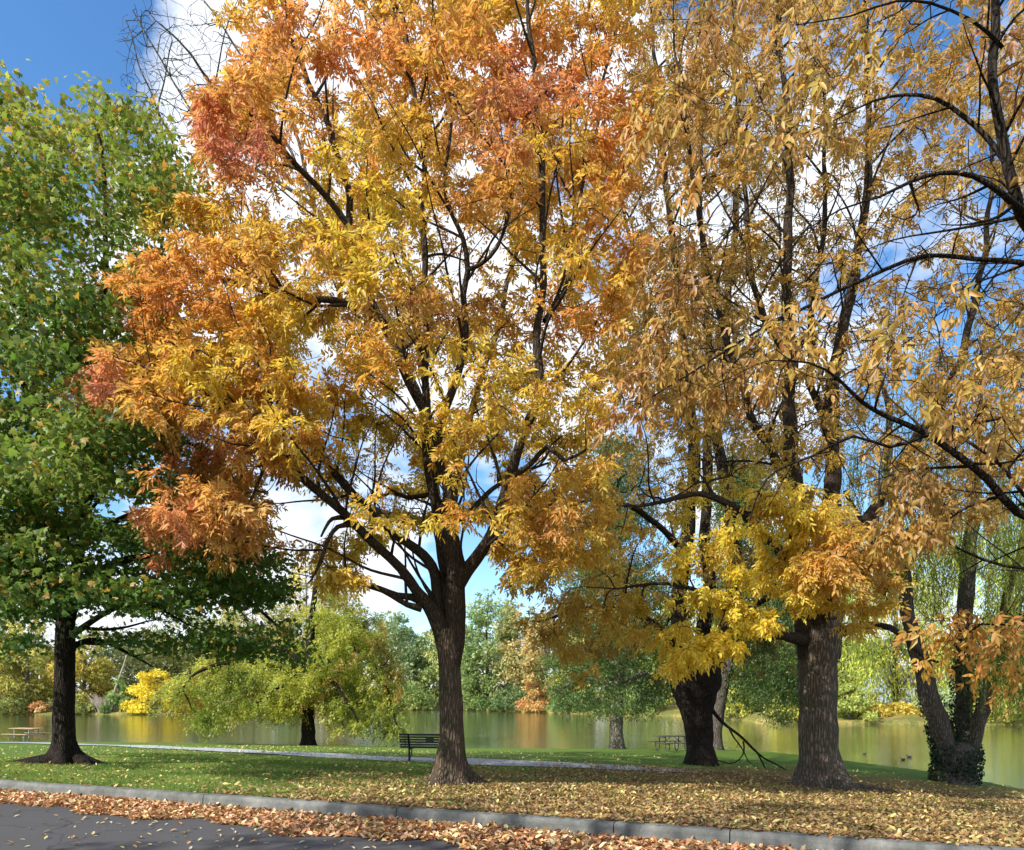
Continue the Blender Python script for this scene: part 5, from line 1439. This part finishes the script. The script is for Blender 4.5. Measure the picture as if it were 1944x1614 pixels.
# ================================================================== PICNIC TABLES
def wood(nm, c1, c2):
    m, nt, out = new_mat(nm); tc = nd(nt, 'ShaderNodeTexCoord').outputs['Object']
    n_ = noise(nt, tc, 6, 5, .7, (.4, 6, 6))
    principled(nt, out, ramp(nt, n_, [(.3, c1), (.7, c2)]), .8, bump(nt, n_, .4, .004), .2); return m
def table(label, px, py, yaw, wm, mm):
    g = G(px, py)
    r = empty('picnic_table', (g[0], g[1], g[2]), yaw); tag(r, label, 'table', 'picnic tables by the lake')
    t = MB()
    for i in range(5): t.box((0, -.31+.155*i, .76), (1.85, .145, .04), 0, .006)
    t.build('tabletop', wm, r)
    for s in (-1, 1):
        b = MB()
        for q in (0, 1): b.box((0, s*(.64+.13*q), .45), (1.85, .12, .04), 0, .006)
        b.build('seat', wm, r)
    for s in (-1, 1):
        x = s*.55
        for q in (-1, 1):
            f = MB()
            f.tube([(x, q*.30, .74), (x, q*.30, .40), (x, q*.31, .16), (x, q*.38, .05), (x, q*.46, .0), (x, q*.62, .01)], .026, 8)
            f.tube([(x, q*.30, .38), (x, q*.5, .38), (x, q*.68, .42)], .022, 8)
            f.tube([(x, q*.68, .42), (x, q*.66, .22), (x, q*.60, .012)], .022, 8)
            f.build('leg', mm, r)
        c = MB(); c.tube([(x, -.31, .38), (x, 0, .38), (x, .31, .38)], .022, 8); c.tube([(x, -.34, .72), (x, .34, .72)], .022, 8)
        c.tube([(x, 0, .38), (s*.12, 0, .72)], .018, 6); c.build('brace', mm, r)
M_wood_dk = wood('shaded_planks', (.05, .045, .04), (.12, .11, .10)); M_pipe_dk = metal('dark_pipe', (.03, .035, .035), .5)  # planks of the table in shade: the shade is in their dark colour
M_wood_lt = wood('sunlit_planks', (.28, .20, .11), (.48, .36, .22)); M_pipe_lt = metal('galvanised_pipe', (.30, .30, .28), .5)  # planks of the sunlit table: the sunlight is in their paler colour
table('dark picnic table standing in shade on the shore between two trunks', 1276, 1426, .32, M_wood_dk, M_pipe_dk)
table('sunlit wooden picnic table on the shore left of the maple trunk', 50, 1405.5, -.28, M_wood_lt, M_pipe_lt)

# ================================================================== DUCKS
def duck(px, py, label, body, head, flip, sc=1.0):
    D = (EYE-WZ)*F/(py-HY)
    r = empty('duck', ((px-CX)/F*D, D, WZ), 0 if not flip else PI); tag(r, label, 'duck', 'ducks on the lake'); r.scale = (sc,)*3
    def fm(nm, c):
        m, nt, out = new_mat(nm); tc = nd(nt, 'ShaderNodeTexCoord').outputs['Object']
        principled(nt, out, mixc(nt, noise(nt, tc, 30, 4, .7), c, tuple(x*.5 for x in c)), .7, None, .2); return m
    b = MB()
    st = [(-.26, .10, .01), (-.22, .085, .045), (-.12, .06, .09), (0, .055, .115), (.1, .06, .10), (.16, .09, .07), (.185, .14, .045), (.19, .18, .034), (.2, .205, .04), (.225, .215, .036), (.25, .21, .018)]
    n = 12; vs = []; fs = []
    for x, z, rr in st:
        for k in range(n):
            w = 2*PI*k/n; vs.append((x, math.cos(w)*rr*.9, z+math.sin(w)*rr*.8))
    for i in range(len(st)-1):
        for k in range(n): fs.append((i*n+k, i*n+(k+1) % n, (i+1)*n+(k+1) % n, (i+1)*n+k))
    fs.append(tuple(range(n))); fs.append(tuple((len(st)-1)*n+k for k in range(n))[::-1])
    b.add(vs, fs); b.build('body', fm('duck_plumage', body), r, True)
    h = MB()
    h.tube([(.188, 0, .15), (.192, 0, .19), (.212, 0, .214), (.238, 0, .212), (.254, 0, .206)], [.038, .042, .047, .038, .02], 10)
    h.build('head', fm('duck_head', head), r, True)
    k = MB(); k.tube([(.248, 0, .203), (.28, 0, .196), (.305, 0, .192)], [.018, .015, .008], 8); k.build('bill', fm('duck_bill', (.4, .28, .05)), r, True)
    for s in (-1, 1):
        wgm = MB(); wgm.tube([(.1, s*.085, .09), (0, s*.1, .105), (-.12, s*.075, .1), (-.2, s*.03, .105)], [.02, .045, .035, .008], 8); wgm.build('wing', fm('duck_wing', tuple(x*.8 for x in body)), r, True)
duck(1641, 1432, 'pale brown duck swimming alone, leftmost of the three on the lake', (.16, .13, .10), (.14, .11, .08), False, .5)
duck(1714, 1443, 'brown duck nearest to the shore, swimming left', (.10, .07, .045), (.07, .05, .03), True, .55)
duck(1726, 1438, 'dark-headed duck with pale flanks next to the brown one', (.28, .26, .24), (.012, .02, .015), True, .6)

# ================================================================== LEAF LITTER, GUTTER PILE, GRASS
def ground_leaves(name, X, Y, z, rng, size, cols, tilt, lift, mat=M_leaf_dry, fold=.2):
    n = len(X)
    p = np.stack([X, Y, z+lift], -1)
    a = rng.uniform(0, 2*PI, n)
    d = np.stack([np.cos(a), np.sin(a), rng.normal(0, tilt*.6, n)], -1)
    nn = np.stack([rng.normal(0, tilt, n), rng.normal(0, tilt, n), np.ones(n)], -1)
    L = size*rng.uniform(.45, 1.35, n)
    L[rng.random(n) < .12] *= .5
    cols = np.array(cols)
    c = cols[rng.integers(0, len(cols), n)]
    v, f = leaf_arrays(p, d, nn, L, L*rng.uniform(.36, .52, n), 'blade', curl=rng.normal(-.12, .2, (n, 1)), fold=fold*rng.uniform(.3, 2, (n, 1)))
    return v, f, jitter_col(c, rng, .26, .06)
rl = np.random.default_rng(500)
def kerb_uv(u, v): return korg[0]+u*kdir[0]+v*knrm[0], korg[1]+u*kdir[1]+v*knrm[1]
LC = [(.36, .24, .08), (.42, .29, .10), (.28, .17, .06), (.20, .12, .045), (.52, .38, .16), (.33, .17, .06), (.14, .08, .04), (.24, .14, .055), (.30, .22, .09)]
def lawn_litter():
    n = 700000
    v = .17+15*rl.random(n)**1.5; u = rl.uniform(-16, 17, n)
    X, Y = kerb_uv(u, v)
    l = litter(X, Y)
    dens = l*1.0+.035
    dens *= .35+.65*(1/(1+(v/5)**1.6))
    patch = np.clip(.75+.5*snoise(np.stack([X, Y, 0*X], -1), 3.0), .2, 1.2)
    keep = (rl.random(n) < dens*patch) & in_poly(X, Y, land_poly)
    tr = [(gb, .36), (g3, .62)]
    for g, r in tr: keep &= np.hypot(X-g[0], Y-g[1]) > r
    X, Y = X[keep], Y[keep]
    z = terrain(X, Y)
    v_ = ground_leaves('x', X, Y, z, rl, .066, LC, .42, rl.uniform(.005, .03, len(X))+.03*(dist_polyline(X, Y, [tuple(p) for p in path_pts]) < 1.25))
    # sparse pale leaves over the green lawn
    n2 = 9000
    v2 = .2+22*rl.random(n2)**1.2; u2 = rl.uniform(-24, 10, n2); X2, Y2 = kerb_uv(u2, v2)
    ok = in_poly(X2, Y2, land_poly) & (dist_polyline(X2, Y2, [tuple(p) for p in path_pts]) > .0)
    X2, Y2 = X2[ok], Y2[ok]
    w = ground_leaves('x', X2, Y2, terrain(X2, Y2), rl, .085, [(.62, .58, .20), (.55, .5, .16), (.6, .46, .15), (.4, .3, .1)], .4, .03)
    o = leaves_object('leaf_litter', [v_, w], M_leaf_dry); tag(o, 'tan and yellow fallen leaves covering the lawn under the ash trees', 'leaf litter', kind='stuff')
lawn_litter()
def gutter():
    n = 36000
    u = rl.uniform(-13, 9, n)
    X0, Y0 = kerb_uv(u, 0)
    wid = np.interp(X0, [-12, -8, -4, 0, 4, 8], [.68, .78, .88, 1.05, 1.35, 1.5])*(1+.16*np.sin(u*2.1)+.10*np.sin(u*5.3+1))
    q = rl.random(n)**1.15
    v = -.03-wid*q
    h = .035*np.clip(1-q, 0, 1)**.5
    X, Y = kerb_uv(u, v)
    L_ = ground_leaves('x', X, Y, X*0+RZ, rl, .080, [(.58, .36, .18), (.66, .46, .24), (.50, .25, .11), (.42, .17, .075), (.72, .53, .28), (.62, .33, .11), (.30, .13, .06)], .42, .008+h*rl.random(n), fold=.3)
    k = rl.random(n) < .05
    o = leaves_object('gutter_leaves', [L_], M_leaf_dry); tag(o, 'drift of dry brown and orange leaves heaped along the kerb', 'leaf pile', kind='stuff')
    # yellow ones on top of the drift
gutter()
def kerb_leaves():
    rng = np.random.default_rng(77)
    n = 260
    u = rng.uniform(-9, 6.5, n); v = rng.choice([0, 1], n)*rng.uniform(.05, .14, n)
    v = rng.uniform(.06, .15, n)
    X, Y = kerb_uv(u, v)
    l = .15+litter(X, Y+.3)
    k = rng.random(n) < l
    w = ground_leaves('x', X[k], Y[k], X[k]*0+.148, rng, .09, LC, .15, .004)
    o = leaves_object('kerb_leaves', [w], M_leaf_dry); tag(o, 'few leaves fallen on top of the concrete kerb', 'leaf litter', kind='stuff')
kerb_leaves()
def road_leaves():
    rng = np.random.default_rng(81)
    cols = [(.55, .50, .34), (.60, .52, .32), (.52, .42, .22), (.62, .44, .18), (.50, .28, .12)]
    protos = []
    for i in range(8):
        z = np.zeros(1)
        d = np.array([[1, 0, rng.normal(0, .12)]]); nn = np.array([[rng.normal(0, .2), rng.normal(0, .25), 1]])
        L = np.array([rng.uniform(.045, .09)])
        v, f = leaf_arrays(np.array([[0, 0, .006]]), d, nn, L, L*rng.uniform(.36, .5), 'blade', curl=-.2, fold=.4)
        v[..., 2] = v[..., 2]-v[..., 2].min()+.004
        fl = [tuple(q) for q in f]
        me = np_mesh('leaf', v.reshape(-1, 3), np.array(fl).ravel(), np.arange(2)*4, np.full(2, 4), face_col=np.tile(cols[i % 5], (2, 1)))
        me.materials.append(M_leaf_dry)
        protos.append(me)
    cnt = 0
    while cnt < 110:
        px = rng.uniform(0, 1400); py = rng.uniform(1535, 1614)
        p = P(px, py, (EYE-RZ)*F/(py-HY))
        wid = float(np.interp(p[0], [-12, -8, -4, 0, 4, 8], [.75, .85, .95, 1.15, 1.5, 1.7]))
        kd = float(kdist(p[0], p[1]))
        if kd > -wid*1.02 or rng.random() > math.exp(-(abs(kd)-wid)/1.6): continue
        o = bpy.data.objects.new('fallen_leaf', protos[int(rng.integers(0, 8))])
        COL.objects.link(o)
        o.location = (p[0], p[1], RZ); o.rotation_euler = (0, 0, rng.uniform(0, 2*PI))
        tag(o, 'pale dry curled leaf lying loose on the dark asphalt', 'leaf', 'leaves scattered on the asphalt')
        cnt += 1
road_leaves()
def grass():
    rng = np.random.default_rng(600)
    n = 300000
    v = .16+11*rng.random(n)**1.4; u = rng.uniform(-17, 12, n)
    X, Y = kerb_uv(u, v)
    l = litter(X, Y)
    keep = rng.random(n) < (1-.8*l)
    X, Y, v = X[keep], Y[keep], v[keep]; n = len(X)
    z = terrain(X, Y)
    h = rng.uniform(.025, .06, n)
    a = rng.uniform(0, 2*PI, n); w = rng.uniform(.003, .006, n)*(1+v*.1)
    lx, ly = rng.normal(0, .022, n), rng.normal(0, .022, n)
    V = np.stack([np.stack([X-np.cos(a)*w, Y-np.sin(a)*w, z-.005], -1), np.stack([X+np.cos(a)*w, Y+np.sin(a)*w, z-.005], -1), np.stack([X+lx, Y+ly, z+h], -1)], 1)
    t = np.clip(.5+.5*snoise(np.stack([X, Y, 0*X], -1), 1.1)+rng.normal(0, .2, n), 0, 1)[:, None]
    c = np.array([.11, .21, .03])*(1-t)+np.array([.28, .36, .07])*t
    o = leaves_object('grass_blades', [(V, [(0, 1, 2)], jitter_col(c, rng, .2))], M_leaf_green); tag(o, 'short mown green grass of the lawn', 'grass', kind='stuff')
grass()
# surface roots of the maple
def add_roots(g, lst, mat, seed):
    rr = random.Random(seed)
    for (a, L, r0) in lst:
        mb = MB()
        pts = []; rs = []
        x, y = g[0], g[1]
        for i in range(10):
            t = i/9
            X = x+math.cos(a+.25*math.sin(t*3+seed))*L*t; Y = y+math.sin(a+.25*math.sin(t*3+seed))*L*t
            z = float(terrain(X, Y))
            pts.append((X, Y, z+r0*.55*(1-t)**1.2-.03*t)); rs.append(r0*(1-.8*t)+.008)
        mb.tube(pts, rs, 10)
        mb.v = [(p[0]-g[0], p[1]-g[1], p[2]-g[2]) for p in mb.v]
        root = [o for o in COL.objects if o.type == 'EMPTY' and (o.location-__import__('mathutils').Vector(g)).length < .01][0]
        mb.build('surface_root', mat, root, True)
add_roots(g2, [(PI+.25, 1.35, .20), (-.3, 1.25, .21), (-PI/2-.5, .8, .17), (PI+.9, .9, .15), (-1.1, .9, .15)], M_bark_dark, 2)
add_roots(g3, [(-.25, 2.2, .16), (PI+.1, 1.2, .16), (-.8, 1.3, .14)], M_bark_old, 3)
add_roots(gb, [(PI+.35, .8, .10), (-1.3, .75, .10), (-.1, .55, .09)], M_bark_ash, 4)

# ================================================================== SKY AND SUN
SUN_AZ = math.radians(233)    # compass-like angle from +Y, clockwise: sun behind the camera, to the left
SUN_EL = math.radians(37)
to_sun = np.array([math.sin(SUN_AZ)*math.cos(SUN_EL), math.cos(SUN_AZ)*math.cos(SUN_EL), math.sin(SUN_EL)])
import mathutils
sl = bpy.data.lights.new('sun', 'SUN'); sl.energy = 5.0; sl.angle = math.radians(.5); sl.color = (1, .95, .86)
so = bpy.data.objects.new('sun', sl); COL.objects.link(so)
so.rotation_euler = mathutils.Vector(tuple(to_sun)).to_track_quat('Z', 'Y').to_euler()
so.location = (0, 0, 60)
w = bpy.data.worlds.new('World'); SC.world = w; w.use_nodes = True
nt = w.node_tree; nt.nodes.clear()
out = nt.nodes.new('ShaderNodeOutputWorld')
sky = nd(nt, 'ShaderNodeTexSky', sky_type='NISHITA', sun_disc=False, sun_elevation=SUN_EL, sun_rotation=SUN_AZ, air_density=1.0, dust_density=.4, ozone_density=3.0)
bg = nd(nt, 'ShaderNodeBackground'); bg.inputs['Strength'].default_value = .15
tc = nd(nt, 'ShaderNodeTexCoord').outputs['Generated']
nz = noise(nt, tc, 2.6, 7, .58, (1, 1, 1.6)); nz2 = noise(nt, tc, 9, 5, .6)
# a clear patch high on the left, broken cloud elsewhere
bd = norm(np.array([(-60-CX)/F, 1, (HY-20)/F]))
dp = nd(nt, 'ShaderNodeVectorMath', operation='DOT_PRODUCT'); nt.links.new(tc, dp.inputs[0]); dp.inputs[1].default_value = tuple(bd)
clear = maths(nt, 'MULTIPLY', maths(nt, 'SUBTRACT', dp.outputs['Value'], .972), 42.0, True)
dq = nd(nt, 'ShaderNodeVectorMath', operation='DOT_PRODUCT'); nt.links.new(tc, dq.inputs[0]); dq.inputs[1].default_value = tuple(norm(np.array([(330-CX)/F, 1, (HY-250)/F])))
bank = maths(nt, 'MULTIPLY', maths(nt, 'SUBTRACT', dq.outputs['Value'], .965), 9.0, True)
cov = maths(nt, 'SUBTRACT', maths(nt, 'ADD', maths(nt, 'ADD', nz, maths(nt, 'MULTIPLY', nz2, .14)), bank), maths(nt, 'MULTIPLY', clear, .5))
cm = ramp(nt, cov, [(.515, (0, 0, 0)), (.62, (1, 1, 1))])
bw = nd(nt, 'ShaderNodeRGBToBW'); nt.links.new(cm, bw.inputs[0])
cloudc = ramp(nt, nz2, [(.3, (4.2, 4.6, 5.2)), (.7, (6.0, 6.2, 6.5))])
hs = nd(nt, 'ShaderNodeHueSaturation'); hs.inputs['Saturation'].default_value = 1.2; hs.inputs['Value'].default_value = 1.18
nt.links.new(sky.outputs[0], hs.inputs['Color'])
mix = mixc(nt, bw.outputs[0], hs.outputs[0], cloudc)
nt.links.new(mix, bg.inputs['Color']); nt.links.new(bg.outputs[0], out.inputs['Surface'])

SC.view_settings.view_transform = 'Standard'
SC.view_settings.look = 'None'
SC.view_settings.gamma = 1
SC.view_settings.exposure = 0.55
SC.render.resolution_x = 1024; SC.render.resolution_y = 850
SC.cycles.max_bounces = 5; SC.cycles.diffuse_bounces = 2; SC.cycles.transmission_bounces = 3; SC.cycles.glossy_bounces = 2
